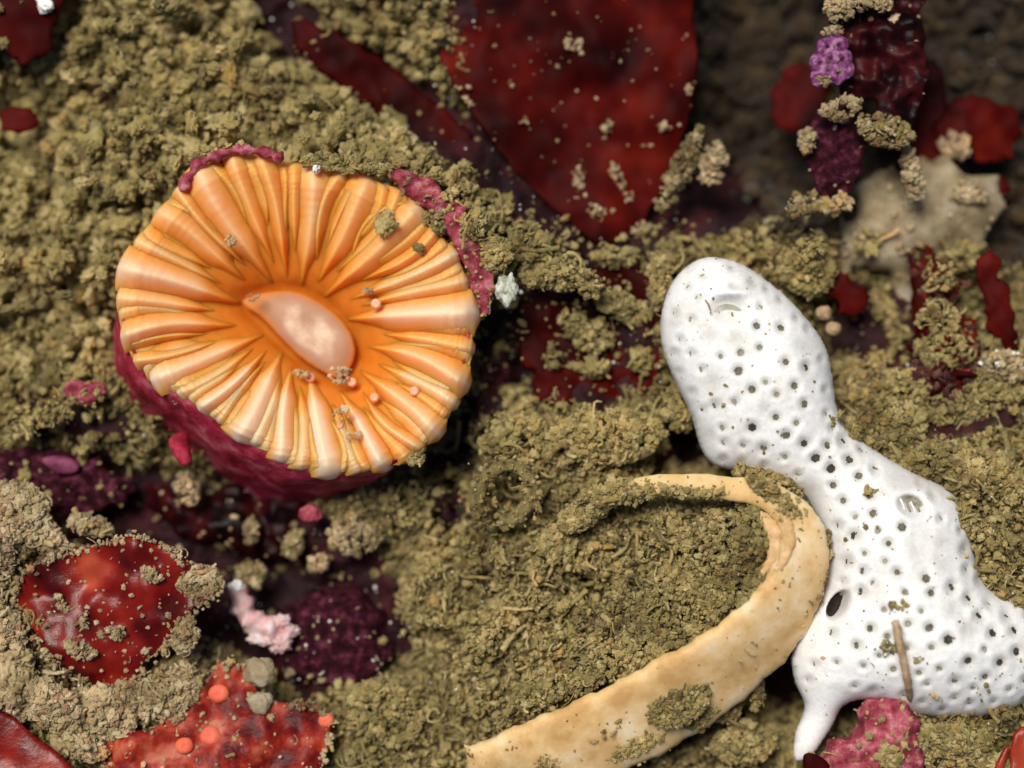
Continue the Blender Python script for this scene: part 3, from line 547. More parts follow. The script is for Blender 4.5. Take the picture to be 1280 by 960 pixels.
for (px, py, d) in PORES:
    p, nr = asc_at(px, py); spots.append((p, nr, d))
    rr = np.hypot(top[:, 0] - p[0], top[:, 1] - p[1]); sz = (.085, .042, .052, .060)[d]
    top[:, 2] += .008 * np.exp(-((rr - 2.1 * sz) / (.8 * sz)) ** 2) * (d > 0) - (.02, .040, .050, .060)[d] * np.exp(-(rr / (1.25 * sz)) ** 2)
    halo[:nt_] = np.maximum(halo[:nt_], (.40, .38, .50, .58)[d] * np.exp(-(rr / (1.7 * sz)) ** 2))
# common exits: a lipped pocket, a striped oval, a dark slit
def dent(px, py, a, b, rot, depth, soft, hal):
    u = (bx - px) * math.cos(rot) + (by - py) * math.sin(rot); w = -(bx - px) * math.sin(rot) + (by - py) * math.cos(rot)
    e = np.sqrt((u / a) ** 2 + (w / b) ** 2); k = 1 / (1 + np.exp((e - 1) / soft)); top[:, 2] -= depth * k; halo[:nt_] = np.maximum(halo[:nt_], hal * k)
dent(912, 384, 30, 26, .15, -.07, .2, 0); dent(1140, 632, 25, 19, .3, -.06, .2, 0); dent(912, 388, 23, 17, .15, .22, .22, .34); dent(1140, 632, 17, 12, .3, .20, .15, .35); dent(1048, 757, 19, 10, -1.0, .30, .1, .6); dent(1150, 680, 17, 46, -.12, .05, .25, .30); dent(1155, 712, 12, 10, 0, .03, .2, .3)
w = np.exp(-(((bx - 918) / 22) ** 2 + ((by - 366) / 6) ** 2)); top[:, 2] += .09 * w
v[:nt_] = top
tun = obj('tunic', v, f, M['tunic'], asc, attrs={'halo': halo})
def pore_mesh(name, pit, star):
    k = 18; th = np.linspace(0, 2 * math.pi, k, endpoint=False); V, F = [], []
    for r, z, sm in ((1.0, .0, star), (.7, -.12, star)):
        rr = r * (1 + sm * np.cos(6 * th)); V.append(np.stack([rr * np.cos(th), rr * np.sin(th), np.full(k, z)], -1))
    V.append(np.array([[0, 0, -.3]])); V = np.vstack(V)
    for j in range(k): F.append((j, (j + 1) % k, k + (j + 1) % k, k + j)); F.append((k + j, k + (j + 1) % k, 2 * k))
    return mesh_data(name, V, F, pit)
PM = {1: pore_mesh('pore', M['pore_pale'], .12), 2: pore_mesh('pore', M['pore_pit'], .14), 3: pore_mesh('pore', M['pore_dark'], .14)}
for (p, nr, d) in spots:
    if d == 0: continue
    o = link('pore', PM[d], p - nr * (.0, .018, .024, .030)[d], asc); q_ = Vector(nr).to_track_quat('Z', 'Y'); o.rotation_euler = q_.to_euler()
    s_ = (.05, .038, .046, .052)[d] * rng.uniform(.72, 1.22); o.scale = (s_, s_, s_)
def oval(px, py, a, b, rot, dz, mat, name, nz=.03):
    p, nr = asc_at(px, py); th = np.linspace(0, 2 * math.pi, 28, endpoint=False); V = [p + np.array([0, 0, dz - .05])]
    for r in (.55, 1.0):
        for t in th:
            u, w_ = r * a * math.cos(t), r * b * math.sin(t); V.append(p + np.array([(u * math.cos(rot) - w_ * math.sin(rot)) / 100, -(u * math.sin(rot) + w_ * math.cos(rot)) / 100, dz - (.03 if r < 1 else 0)]))
    V = np.array(V); n = 28; F = [(0, 1 + (j + 1) % n, 1 + j) for j in range(n)] + [(1 + j, 1 + (j + 1) % n, 1 + n + (j + 1) % n, 1 + n + j) for j in range(n)]
    return obj(name, V, F, mat, asc)
o = oval(912, 392, 18, 12, .15, -.13, M['slot_grey'], 'common_opening'); o['label'] = 'grey lipped pocket opening near the upper end'
o = oval(1140, 632, 16, 11, .3, -.13, M['pore_pale'], 'common_opening'); o['label'] = 'striped grey oval opening'
for i in range(4):
    p, nr = asc_at(1130 + i * 6.5, 629 + i * 2); t = np.linspace(-1, 1, 7); path = np.stack([p[0] + .03 * t, p[1] - .02 - .07 * t, np.full(7, p[2] - .10) + .02 * (1 - t * t)], -1); vv, ff = tube(path, .016, 6); obj('stripe', vv, ff, M['pore_pale' if i % 2 else 'white'], o)
o = oval(1048, 757, 17, 9, -1.0, -.20, M['dark_pit'], 'common_opening'); o['label'] = 'dark brown slit opening'
pick_ = rng.integers(0, nt_, 260); pool('silt', top[pick_] + np.array([0, 0, .004]), np.exp(rng.normal(-4.7, .45, 260)), .3)
for hx, hy, r_, n_ in ((1087,614,10,14),(1080,657,6,3),(905,508,6,3),(1040,520,14,10),(1112,808,12,40),(1122,760,14,22),(1150,824,8,8),(1068,738,20,5),(1200,860,40,10)):
    p, nr = asc_at(hx, hy); heap('silt', hx, hy, p[2], r_, r_ * .7, n_, .06, -4.0)
for hx, hy, rx, ry, rot, n_ in ((1250,655,34,62,-.35,900),(1275,700,25,40,-.3,500),(1215,610,30,16,.5,260),(960,592,46,17,.15,520),(985,618,20,18,.7,180),(1235,905,60,22,-.1,520),(1060,540,14,14,0,60)):
    p, nr = asc_at(min(hx, 1270), hy); heap('silt', hx, hy, p[2] - .06, rx, ry, n_, .14, -3.5, .25, rot)
p0 = [asc_at(a, b)[0] + np.array([0, 0, c]) for a, b, c in ((1115,775,.22),(1121,800,.20),(1128,830,.16),(1134,860,.12),(1140,895,.05))]
v, f = tube(open_spline(p0, 20), np.linspace(.055, .04, 20), 9, .3, 2); tag(obj('worm_tube', v, f, M['tube_tan']), 'thin tan stalk lying on the lower part of the white sea squirt', 'tube')
# ------------------------------------------------------------------ the tan curled band
ST = [((578,922,.80),(582,940,.62)),((606,922,.74),(592,985,.30)),((660,903,.78),(690,992,.25)),((730,872,.88),(772,965,.3)),((800,838,.98),(852,926,.3)),((870,800,1.08),(926,872,.35)),((925,762,1.13),(986,815,.45)),((962,718,1.13),(1021,757,.6)),((976,680,1.08),(1034,692,.8)),((970,655,1.02),(1020,642,.9)),((945,634,.97),(978,609,.9)),((900,622,.88),(912,594,.82)),((840,619,.75),(836,592,.7)),((780,630,.55),(766,604,.55)),((730,655,.36),(712,632,.36)),((700,690,.12),(684,670,.1))]
ii = open_spline([s[0] for s in ST], 150); oo = open_spline([s[1] for s in ST], 150)
I, O = W(ii[:, 0], ii[:, 1], ii[:, 2]), W(oo[:, 0], oo[:, 1], oo[:, 2]); k = 22; V = []
T = np.gradient((I + O) / 2, axis=0); T /= np.linalg.norm(T, axis=1)[:, None]
for i in range(150):
    c = (I[i] + O[i]) / 2; a = (O[i] - I[i]) / 2 * math.sqrt(min(1, (i + .4) / 15)) * (1 + .03 * math.sin(i * .9) + .02 * math.sin(i * 2.3)); nrm = np.cross(a, T[i]); nrm *= np.sign(nrm[2]); nrm /= np.linalg.norm(nrm); hw = np.linalg.norm(a)
    th = np.linspace(0, 2 * math.pi, k, endpoint=False); b = min(.145, .42 * hw) * (1 if 4 < i < 145 else .6)
    V.append(c + np.cos(th)[:, None] * a * 1.0 + (np.sign(np.sin(th)) * np.abs(np.sin(th)) ** .7 * b * np.where(np.sin(th) > 0, 1, 1.0) + .10 * hw * np.cos(th * 2) * 0)[:, None] * nrm)
V = np.vstack(V); V[:, 2] += .035 * fbm(V[:, 0], V[:, 1], V[:, 2], 1.2, 3); V[:, 1] += .03 * fbm(V[:, 0], V[:, 1], V[:, 2] + 9, 1.4, 2)
F = [(i * k + j, i * k + (j + 1) % k, (i + 1) * k + (j + 1) % k, (i + 1) * k + j) for i in range(149) for j in range(k)]
F += [tuple(range(k))[::-1], tuple(149 * k + j for j in range(k))]
band = empty('curled_band', W(800, 760, -.2), 'smooth tan band curled like a hook around silt, left of the white sea squirt', 'sponge')
obj('band', V, F, M['tan_smooth'], band)
vt = V.reshape(150, k, 3)[:, 1:10].reshape(-1, 3); fi = rng.integers(0, len(vt), 260); pool('silt', vt[fi] + rng.normal(0, .02, (260, 3)) * np.array([1, 1, .2]), np.exp(rng.normal(-4.5, .5, 260)), .3)
fi = open_spline([(965,632,.98),(985,655,1.06),(984,690,1.12),(966,722,1.14)], 30); P_ = W(fi[:, 0], fi[:, 1], fi[:, 2]); v, f = tube(P_, .03 + .05 * np.sin(np.linspace(0, math.pi, 30)), 12, .3, 5)
obj('inner_fold', v, f, M['tan_pink'], band)
fi = open_spline([(938,640,.9),(962,655,.96),(968,690,1.0),(950,720,.98)], 30); P_ = W(fi[:, 0], fi[:, 1], fi[:, 2]); v, f = tube(P_, .04 + .06 * np.sin(np.linspace(0, math.pi, 30)), 12, .4, 8)
obj('inner_fold', v, f, M['tan_pink'], band)
# silt lying over the band
for hx, hy, hz_, rx, ry, rot, n_ in ((846,872,.80,44,34,-.6,720),(800,915,.56,56,22,-.55,520),(700,960,.45,50,16,-.25,200),(875,890,.5,30,14,-.6,200),(682,945,.62,20,16,0,150),(890,616,.84,70,6,.02,260),(800,616,.66,60,9,-.2,320),(760,612,.62,40,8,-.3,160),(730,640,.50,36,18,-.6,460),(695,680,.3,24,26,0,300),(960,612,1.02,30,10,.5,160),(1010,745,.8,14,30,.5,20),(930,790,.95,30,50,.8,22),(760,905,.75,30,20,-.5,20),(900,700,.8,52,60,.2,700),(850,760,.75,60,50,-.5,700),(945,735,.98,12,40,.6,160),(945,665,.98,16,34,-.2,120),(985,640,1.05,18,12,.5,40),(780,820,.72,60,26,-.45,420),(700,860,.62,60,18,-.3,240),(1030,700,.75,6,40,.1,60)):
    heap('silt', hx, hy, hz_, rx, ry, n_, .10, -3.75, .25, rot)

# ------------------------------------------------------------------ red algae
def blade(name, label, outline, z, mat, bend=.15, fold=1.1, thick=.03, seed=0, cat='alga', res=.05, depth=.05, power=.35, tilt=(0, 0), group=None, spl=240):
    c = np.mean(outline, 0); cw = W(c[0], c[1], z)
    wv = lambda x, y: bend * fbm(x + seed * 3.1, y - seed * 1.7, seed, fold, 3) + tilt[0] * (x - cw[0]) + tilt[1] * (y - cw[1])
    v, f, inf = inflate(outline, z, thick, res, depth, power, wave=wv, nspl=spl)
    o = obj(name, v, f, mat); return tag(o, label, cat, group), v[:inf['n']], inf
def rough(poly, amp=5, n=60, seed=0):
    p = closed_spline(poly, n); t = np.arange(n); d = amp * np.stack([noise3(p[:, 0] * .06, p[:, 1] * .06, seed), noise3(p[:, 0] * .06, p[:, 1] * .06, seed + 7.7)], -1) * 1.6
    return (p + d).tolist()
def fleck(kind, surf, n, lo=-4.3, hi=.5, lift=.01):
    i = rng.integers(0, len(surf), n); p = surf[i] + np.array([0, 0, lift]); pool(kind, p, np.exp(rng.normal(lo, hi, n)), .35)
def edge_silt(kind, surf, inf, frac, n, sz=-3.5, lift=.04, where=None):
    m = np.where((inf['t'] < frac) & (where(surf) if where else True))[0]; i = rng.choice(m, n); pool(kind, surf[i] + rng.normal(0, .03, (n, 3)) + np.array([0, 0, lift]), np.exp(rng.normal(sz, .4, n)), .3)

_, s_, i_ = blade('red_alga', 'big dark red oval algal blade at top centre', rough([(556,-70),(700,-90),(852,-70),(868,20),(872,80),(862,150),(840,212),(814,262),(782,300),(745,304),(706,276),(664,234),(622,188),(584,136),(556,84),(542,24)], 3, 60, 1), -.55, M['alga'], .22, .8, .03, 1, tilt=(-.02, .05))
fleck('silt_cream', s_, 130, -4.4, .5)
for hx, hy, rx, ry, rot, n_ in ((716,55,16,9,.3,50),(724,224,8,20,0,60),(772,220,9,24,-.5,60),(785,245,8,10,0,30),(760,158,9,12,.3,26),(655,152,10,6,0,18),(585,128,12,5,.6,18),(578,108,14,4,0,14),(834,160,10,4,0,12),(745,262,18,8,.3,50),(862,110,5,10,0,14),(800,285,16,8,-.3,50),(640,105,8,4,.6,8)):
    k = np.argmin(((s_[:, :2] - W(hx, hy, -.45)[:2]) ** 2).sum(1)); heap('silt_cream', hx, hy, s_[k, 2] + .03, rx * .8, ry * .8, int(n_ * .6), .06, -4.1, .3, rot)
_, s_, i_ = blade('red_alga', 'dark red silty blade between the orange coral and the white sea squirt', rough([(655,372),(700,345),(745,322),(790,318),(826,370),(832,420),(815,480),(770,505),(715,512),(672,488),(650,440)], 8, 50, 2), -.42, M['alga'], .2, 1.3, .05, 2)
fleck('silt', s_, 130, -3.9, .5)
for hx, hy, rx, ry, rot, n_ in ((740,420,30,22,.4,160),(715,395,14,20,.3,60),(790,390,20,14,.3,90),(690,445,10,14,0,30),(745,460,18,10,0,60),(800,450,12,16,0,60)): heap('silt', hx, hy, -.3, rx, ry, n_, .16, -3.5, .4, rot)
_, s_, i_ = blade('red_alga', 'dull red algal strip running diagonally between silt and big blade at top', rough([(365,30),(410,35),(460,62),(520,105),(570,150),(600,185),(560,190),(500,160),(430,112),(375,65)], 5, 50, 3), -.72, M['alga'], .15, 1.2, .05, 3)
fleck('silt', s_, 22, -4, .5)
_, s_, i_ = blade('dark_alga', 'nearly black glossy algal blade hanging at upper right', rough([(1030,-50),(1100,-55),(1152,-40),(1158,60),(1152,120),(1140,162),(1105,150),(1088,128),(1062,122),(1040,105),(1024,70),(1036,30)], 6, 60, 4), .05, M['alga_dark'], .35, 1.6, .06, 4, res=.04)
fleck('silt_cream', s_, 30, -4.2, .5)
bx_, by_ = plan(s_[:, 0], s_[:, 1], s_[:, 2]); DARK = (s_, bx_, by_)
_, s_, i_ = blade('dark_alga', 'small maroon blade drooping below the purple bryozoan', rough([(1015,150),(1050,128),(1078,150),(1078,200),(1066,238),(1040,246),(1016,232),(1010,190)], 5, 50, 5), -.1, M['purple'], .2, 1.6, .05, 5, res=.04)
fleck('silt_cream', s_, 12, -4, .5)
_, s_, i_ = blade('red_alga', 'red round blade near the right edge, upper right', rough([(1172,150),(1200,126),(1238,121),(1268,142),(1279,172),(1262,196),(1225,200),(1195,196),(1172,180)], 7, 50, 6), -1.3, M['alga'], .12, 1.2, .05, 6, res=.04)  # darker alga colour carries the dimness of the deep upper right
_, s_, i_ = blade('red_alga', 'red blade half hidden behind the nearly black blade', rough([(1120,80),(1165,80),(1178,120),(1176,165),(1200,195),(1195,212),(1160,205),(1128,186),(1112,140)], 8, 50, 7), -1.2, M['alga'], .12, 1.2, .05, 7, res=.04)
_, s_, i_ = blade('red_alga', 'dim brownish red round blade left of the purple bryozoan', rough([(964,118),(982,88),(1012,82),(1036,100),(1034,145),(1014,172),(984,168),(968,146)], 6, 50, 8), -1.6, M['alga'], .1, 1.2, .05, 8, res=.04)
_, s_, i_ = blade('red_alga', 'red blade cut by the top left corner', rough([(-80,-60),(60,-70),(80,-20),(74,30),(58,62),(36,80),(5,68),(-80,62)], 6, 50, 9), -.2, M['alga'], .12, 1.0, .05, 9)
fleck('silt', s_, 16, -3.9, .5); heap('white', 52, 6, -.1, 6, 6, 4, .03, -3.3, 0)
_, s_, i_ = blade('red_alga', 'small dark red blade sunk in silt near the upper left edge', rough([(2,138),(24,132),(44,140),(46,158),(24,166),(4,160)], 3, 40, 10), -.55, M['alga'], .06, 1.0, .05, 10, res=.03)
# lower left group
_, s_, i_ = blade('red_alga', 'shiny bright red silt-rimmed blade at lower left', rough([(18,724),(55,702),(100,682),(160,670),(205,684),(248,710),(272,735),(252,758),(225,770),(208,805),(180,832),(150,864),(112,856),(70,826),(40,792),(22,756)], 6, 60, 11), .42, M['alga_bright'], .22, 1.0, .06, 11, tilt=(0, .05))
edge_silt('silt_cream', s_, i_, .42, 420, -3.85, .02); fleck('silt_cream', s_, 150, -4.1, .5); LOWRED = s_
for hx, hy, rx, ry, rot, n_ in ((246,728,32,22,.1,420),(232,796,16,22,.4,150),(100,812,20,10,.3,50),(80,760,5,22,-.6,24),(105,775,5,14,.2,18),(145,790,14,7,0,24),(190,720,16,8,.6,36),(168,862,24,12,.3,120)): 
    k = np.argmin(((s_[:, :2] - W(hx, hy, .42)[:2]) ** 2).sum(1)); heap('silt_cream', hx, hy, s_[k, 2] + .02, rx, ry, n_, .12, -3.7, .3, rot)
_, s_, i_ = blade('orange_alga', 'orange-red spotted blade at the bottom, lower left', rough([(132,930),(190,906),(238,884),(258,838),(285,824),(315,842),(335,872),(390,884),(412,905),(405,960),(395,1030),(240,1040),(135,1030)], 6, 60, 12), .30, M['alga_orange'], .20, 1.2, .06, 12)
edge_silt('silt_cream', s_, i_, .4, 300, -3.9, .02); fleck('silt_cream', s_, 130, -4.1, .5)
def on(s_, px, py, z0): k = np.argmin(((s_[:, :2] - W(px, py, z0)[:2]) ** 2).sum(1)); return W(px, py, s_[k, 2])
for n_, (px, py, r, lb) in enumerate(((231,932,.115,'lower left of the pair of glowing orange polyps on the spotted blade'),(264,920,.135,'upper right of the pair of glowing orange polyps on the spotted blade'),(274,867,.13,'glowing orange polyp near the top of the spotted blade'),(408,900,.10,'glowing orange polyp at the right tip of the spotted blade'))):
    v, f = ICO[3]; v = v * r * np.array([1, .9, .7]); v *= (1 + .06 * fbm(v[:, 0] + n_, v[:, 1], v[:, 2], 9, 3))[:, None]; rr = np.hypot(v[:, 0], v[:, 1]); v[:, 2] -= np.where(v[:, 2] > 0, .35 * np.maximum(0, .5 * r - rr), 0)
    tag(obj('orange_polyp', v + on(s_, px, py, .3) + np.array([0, 0, .02]), f, M['orange_dot']), lb, 'polyp', 'orange polyps on the spotted blade')
for n_, (px, py, r, lb) in enumerate(((325,878,.15,'translucent olive round blob on the orange-red spotted blade'),(326,838,.19,'pale olive rounded blob above the orange-red spotted blade'))):
    v, f = lump(3, 30 + n_, .25, 1.2, (1, .95, .6)); tag(obj('olive_blob', v * r + on(s_, px, py, .3) + np.array([0, 0, .04 + .1 * n_]), f, M['beige_gel']), lb, 'blob')
blade('red_alga', 'smooth vivid red blade cut by the bottom left corner', [(-90,880),(0,888),(42,918),(92,958),(130,1020),(-90,1030)], .75, M['alga_bright'], .10, .8, .06, 13)
for hx, hy, rx, ry, rot, n_, z in ((20,640,40,36,.3,520,.35),(50,668,36,16,.5,220,.3),(112,656,26,12,.2,90,.1),(8,800,20,70,-.4,600,.5),(60,880,50,26,.6,620,.55),(130,890,40,30,.5,420,.4),(200,870,44,26,-.2,420,.3),(14,868,30,34,-.3,380,.55),(100,930,30,16,.6,260,.5),(0,700,14,40,.1,240,.45),(228,846,22,16,0,150,.2)): heap('silt_cream', hx, hy, z, rx, ry, n_, .2, -3.35, .25, rot)
# right side
blade('red_alga', 'small dark red blade behind the upper right flank of the white sea squirt', rough([(1026,342),(1056,338),(1084,356),(1088,378),(1064,390),(1036,378)], 9, 40, 14), -.35, M['alga'], .1, 1.5, .05, 14, res=.03)
blade('dark_alga', 'thin dark maroon blade standing at the right edge', rough([(1222,332),(1240,322),(1256,350),(1268,400),(1272,440),(1252,432),(1232,392)], 9, 40, 15), -.3, M['alga'], .1, 1.5, .05, 15, res=.03)
blade('red_alga', 'tiny red round blade at the right edge beneath the larger round one', rough([(1228,230),(1245,220),(1262,230),(1260,246),(1242,250),(1230,244)], 4, 30, 16), -1.1, M['alga'], .04, 1.5, .05, 16, res=.03)
_, s_, i_ = blade('magenta_crust', 'magenta crust lump at the foot of the white sea squirt', rough([(1074,884),(1100,868),(1130,874),(1142,900),(1152,935),(1146,990),(1050,990),(1008,958),(1040,934),(1066,914)], 6, 60, 17), .62, M['pink'], .12, 2.5, .32, 17, cat='crust', res=.03, depth=.4)
fleck('silt', s_, 90, -3.8, .5); heap('silt', 1112, 945, 1.0, 16, 14, 90, .06, -3.7)
blade('red_alga', 'dark red flake at the bottom edge beside the magenta crust', [(1004,945),(1018,942),(1036,955),(1040,975),(1010,972)], .85, M['alga'], .05, 2, .04, 18, res=.03)
blade('red_alga', 'red flake at the bottom right corner', rough([(1268,916),(1285,910),(1300,960),(1270,975),(1262,950)], 2, 40, 19), .65, M['alga_bright'], .06, 2, .05, 19, res=.03)
blade('red_alga', 'narrow red sliver at the bottom edge near the right corner', [(1246,952),(1258,932),(1262,936),(1252,966),(1240,975)], .7, M['alga_bright'], .04, 2, .04, 20, res=.03)

# ------------------------------------------------------------------ crusts and lumps
_, s_, i_ = blade('pink_crust', 'pink crust bordering the upper right of the orange coral', rough([(484,214),(512,211),(548,232),(582,262),(606,305),(619,345),(612,382),(592,398),(586,340),(566,300),(540,272),(505,246)], 6, 60, 21), .42, M['pink'], .14, 2.0, .14, 21, cat='crust', res=.03, depth=.5)
fleck('silt', s_, 60, -3.9, .5); heap('silt', 590, 280, .55, 16, 14, 70, .1, -3.5); heap('silt', 620, 320, .5, 16, 20, 130, .15, -3.5)
v, f = lump(3, 61, .4, 1.5, (.8, 1.25, .7)); tag(obj('white_lump', v * .15 + W(633, 362, .55), f, M['pale_lump']), 'pale greenish white lump right of the orange coral', 'lump')
v, f = lump(3, 62, .3, 1.3, (1.3, .8, .6)); tag(obj('pink_lump', v * .20 + W(106, 492, -.05), f, M['pink']), 'faded pink lump on the silt left of the orange coral', 'lump'); heap('silt', 108, 494, .02, 22, 16, 50, .05, -3.9)
v, f = lump(3, 63, .2, 1.2, (1.05, .9, .6)); tag(obj('red_lump', v * .13 + W(388, 642, -.15), f, M['pink']), 'small brick red lump just below the coral wall', 'lump')
_, s_, i_ = blade('purple_crust', 'dark purple crust at the left edge, above the cream silt', rough([(-60,556),(20,560),(80,566),(150,592),(170,620),(120,640),(60,634),(0,612),(-60,610)], 8, 60, 22), -.55, M['purple'], .2, 2.0, .2, 22, cat='crust', depth=.4)
blade('lilac_patch', 'oval lilac patch on the dark purple crust at left', [(52,576),(64,570),(86,572),(100,582),(92,592),(72,592)], -.24, M['lilac'], .03, 2, .08, 23, cat='crust', res=.02, depth=.2)
fleck('silt', s_, 60, -4, .5)
_, s_, i_ = blade('purple_crust', 'rounded dark purple knob left of the central silt', rough([(360,760),(395,735),(440,738),(478,765),(490,810),(470,850),(420,866),(372,850),(350,805)], 8, 60, 24), -.85, M['purple'], .14, 2.2, .5, 24, cat='crust', depth=.3)
fleck('silt_cream', s_, 40, -4.2, .5); fleck('white', s_, 12, -4.2, .4)
_, s_, i_ = blade('maroon_crust', 'blackish maroon crust under the coral', rough([(180,600),(240,628),(300,610),(380,622),(400,660),(340,700),(260,680),(200,650)], 8, 60, 25), -.95, M['alga_dark'], .2, 2, .25, 25, cat='crust', depth=.3)
fleck('silt_cream', s_, 26, -4, .5)
# pink and white fragment
frag = empty('pink_fragment', W(325, 770, -.7), 'pale pink and white twisted fragment on the dark lower left crust', 'fragment')
pth = open_spline([(296,732,-.35),(300,752,-.3),(312,772,-.28),(332,786,-.25),(356,796,-.3)], 26); P_ = W(pth[:, 0], pth[:, 1], pth[:, 2]); v, f = tube(P_, np.linspace(.10, .19, 26) * (1 + .15 * np.sin(np.arange(26))), 14, .55, 4); obj('stem', v, f, M['fragment'], frag)
v, f = lump(3, 70, .35, 1.6, (1, .9, .8)); obj('tip', v * .10 + W(297, 734, -.26), f, M['white'], frag)
for n_, (px, py, r) in enumerate(((350,776,.10),(330,800,.09),(350,806,.11),(318,798,.07),(362,788,.09),(300,762,.06))): v, f = lump(3, 71 + n_, .6, 1.8, (1.2, .8, .6)); obj('lobe', v * r + W(px, py, -.2), f, M['fragment'], frag)

# purple bryozoan
br = empty('purple_bryozoan', W(1040, 70, .2), 'lilac bryozoan patch with dark dots on the nearly black blade', 'bryozoan')
def on_dark(px, py): k = np.argmin((DARK[1] - px) ** 2 + (DARK[2] - py) ** 2); return DARK[0][k, 2]
zz = max(on_dark(px, py) for px, py in ((1032,70),(1050,90),(1040,55)))
for px, py, r in ((1034,60,.13),(1048,57,.12),(1025,80,.13),(1038,72,.13),(1052,75,.14),(1033,88,.13),(1047,91,.13),(1057,86,.11),(1024,97,.11),(1042,44,.10)):
    p = W(px, py, zz + .02); v, f = ICO[3]; v = v * np.array([r, r * 1.1, r * .6]) * (1 + .12 * fbm(v[:, 0] + px, v[:, 1], v[:, 2], 1.5, 2))[:, None]; rr = np.hypot(v[:, 0], v[:, 1]); v[:, 2] -= np.where(v[:, 2] > 0, .06 * np.exp(-(rr / (.25 * r)) ** 2), 0)
    z_ = obj('zooid', v + p, f, M['purple_zooid'], br); th = np.linspace(0, 2 * math.pi, 12, endpoint=False); V = np.vstack([np.stack([.19 * r * np.cos(th), .19 * r * np.sin(th), np.zeros(12)], -1), [[0, 0, -.01]]]) + p + np.array([0, 0, r * .6 - .03])
    obj('opening', V, [(j, (j + 1) % 12, 12) for j in range(12)], M['dark_pit'], z_)
heap('silt_cream', 1030, 100, zz + .08, 10, 6, 24, .05, -4.0); heap('silt_cream', 1040, 38, zz + .06, 14, 6, 30, .05, -4.0); heap('silt', 1045, 74, zz + .08, 20, 22, 14, .03, -4.6)
# beige soft body
_, s_, i_ = blade('beige_soft_body', 'blurred translucent beige soft body with drooping arms at upper right', rough([(1026,336),(1046,306),(1040,284),(1066,276),(1074,236),(1112,210),(1128,222),(1160,196),(1200,206),(1240,224),(1262,250),(1236,280),(1226,322),(1206,346),(1180,328),(1152,322),(1148,345),(1156,392),(1142,404),(1124,384),(1104,348),(1078,326),(1050,344)], 9, 90, 26), -.95, M['beige_gel'], .15, 1.2, .42, 26, cat='sponge', res=.04, depth=.3, power=.5)
fleck('silt_cream', s_, 90, -3.9, .6); heap('silt_cream', 1215, 240, -.5, 26, 14, 70, .1, -3.6); heap('silt', 1085, 300, -.5, 22, 16, 40, .1, -3.8); heap('silt', 1200, 320, -.6, 24, 20, 90, .1, -3.6)
# reddish stalk and tuft on the right
_, s_, i_ = blade('dark_alga', 'tattered maroon frond hanging down behind the crimson tuft', rough([(1140,322),(1165,315),(1192,335),(1206,390),(1236,440),(1262,500),(1236,530),(1190,520),(1140,528),(1104,512),(1132,474),(1148,430),(1150,370)], 12, 80, 33), -.42, M['alga'], .25, 1.8, .04, 33, res=.04)
fleck('silt', s_, 260, -3.9, .5); fleck('silt_red', s_, 260, -3.8, .5, .03)
tuft = empty('red_tuft', W(1180, 470, -.6), 'crimson branching tuft dusted with silt, right of the white sea squirt', 'alga')
pth = open_spline([(1150,318,-.75),(1158,360,-.5),(1166,410,-.3),(1172,455,-.25),(1186,500,-.3)], 30); P_ = W(pth[:, 0], pth[:, 1], pth[:, 2]); v, f = tube(P_, np.linspace(.17, .26, 30), 14, .5, 6); obj('stem', v, f, M['alga'], tuft)
for n_ in range(46):
    t = rng.uniform(.35, 1); b0 = P_[int(t * 29)]; a = rng.uniform(0, 6.28); L = rng.uniform(.12, .42)
    e = b0 + np.array([math.cos(a) * L, math.sin(a) * L * .7, rng.uniform(-.1, .3)]); m = (b0 + e) / 2 + rng.normal(0, .06, 3) + np.array([0, 0, .1]); v, f = tube(open_spline([b0, m, e], 9), np.linspace(.05, .025, 9), 7, .6, n_); obj('branch', v, f, M['alga_bright' if n_ % 4 == 0 else 'alga'], tuft)
for hx, hy, rx, ry, n_ in ((1172,400,26,26,120),(1180,440,34,24,160),(1130,490,30,24,220),(1190,510,40,24,240),(1230,490,28,30,240),(1175,345,20,20,30)): heap('silt', hx, hy, -.1, rx, ry, n_, .2, -3.55, .4)
heap('silt_red', 1180, 480, -.15, 55, 40, 260, .25, -3.5, .5); heap('white', 1250, 450, .0, 26, 16, 10, .15, -4.2, .1); heap('silt_cream', 1255, 455, -.05, 30, 18, 160, .15, -3.6)
# two little round stalked knobs beside the white colony
for n_, (px, py, lb) in enumerate(((1030,391,'upper of two small brown knobs beside the white sea squirt'),(1042,411,'lower of two small brown knobs beside the white sea squirt'))):
    v, f = lump(3, 90 + n_, .12, 1.2, (1, .9, .9)); tag(obj('brown_knob', v * .10 + W(px, py, -.15), f, M['tube_tan']), lb, 'knob', 'brown knobs by the sea squirt')

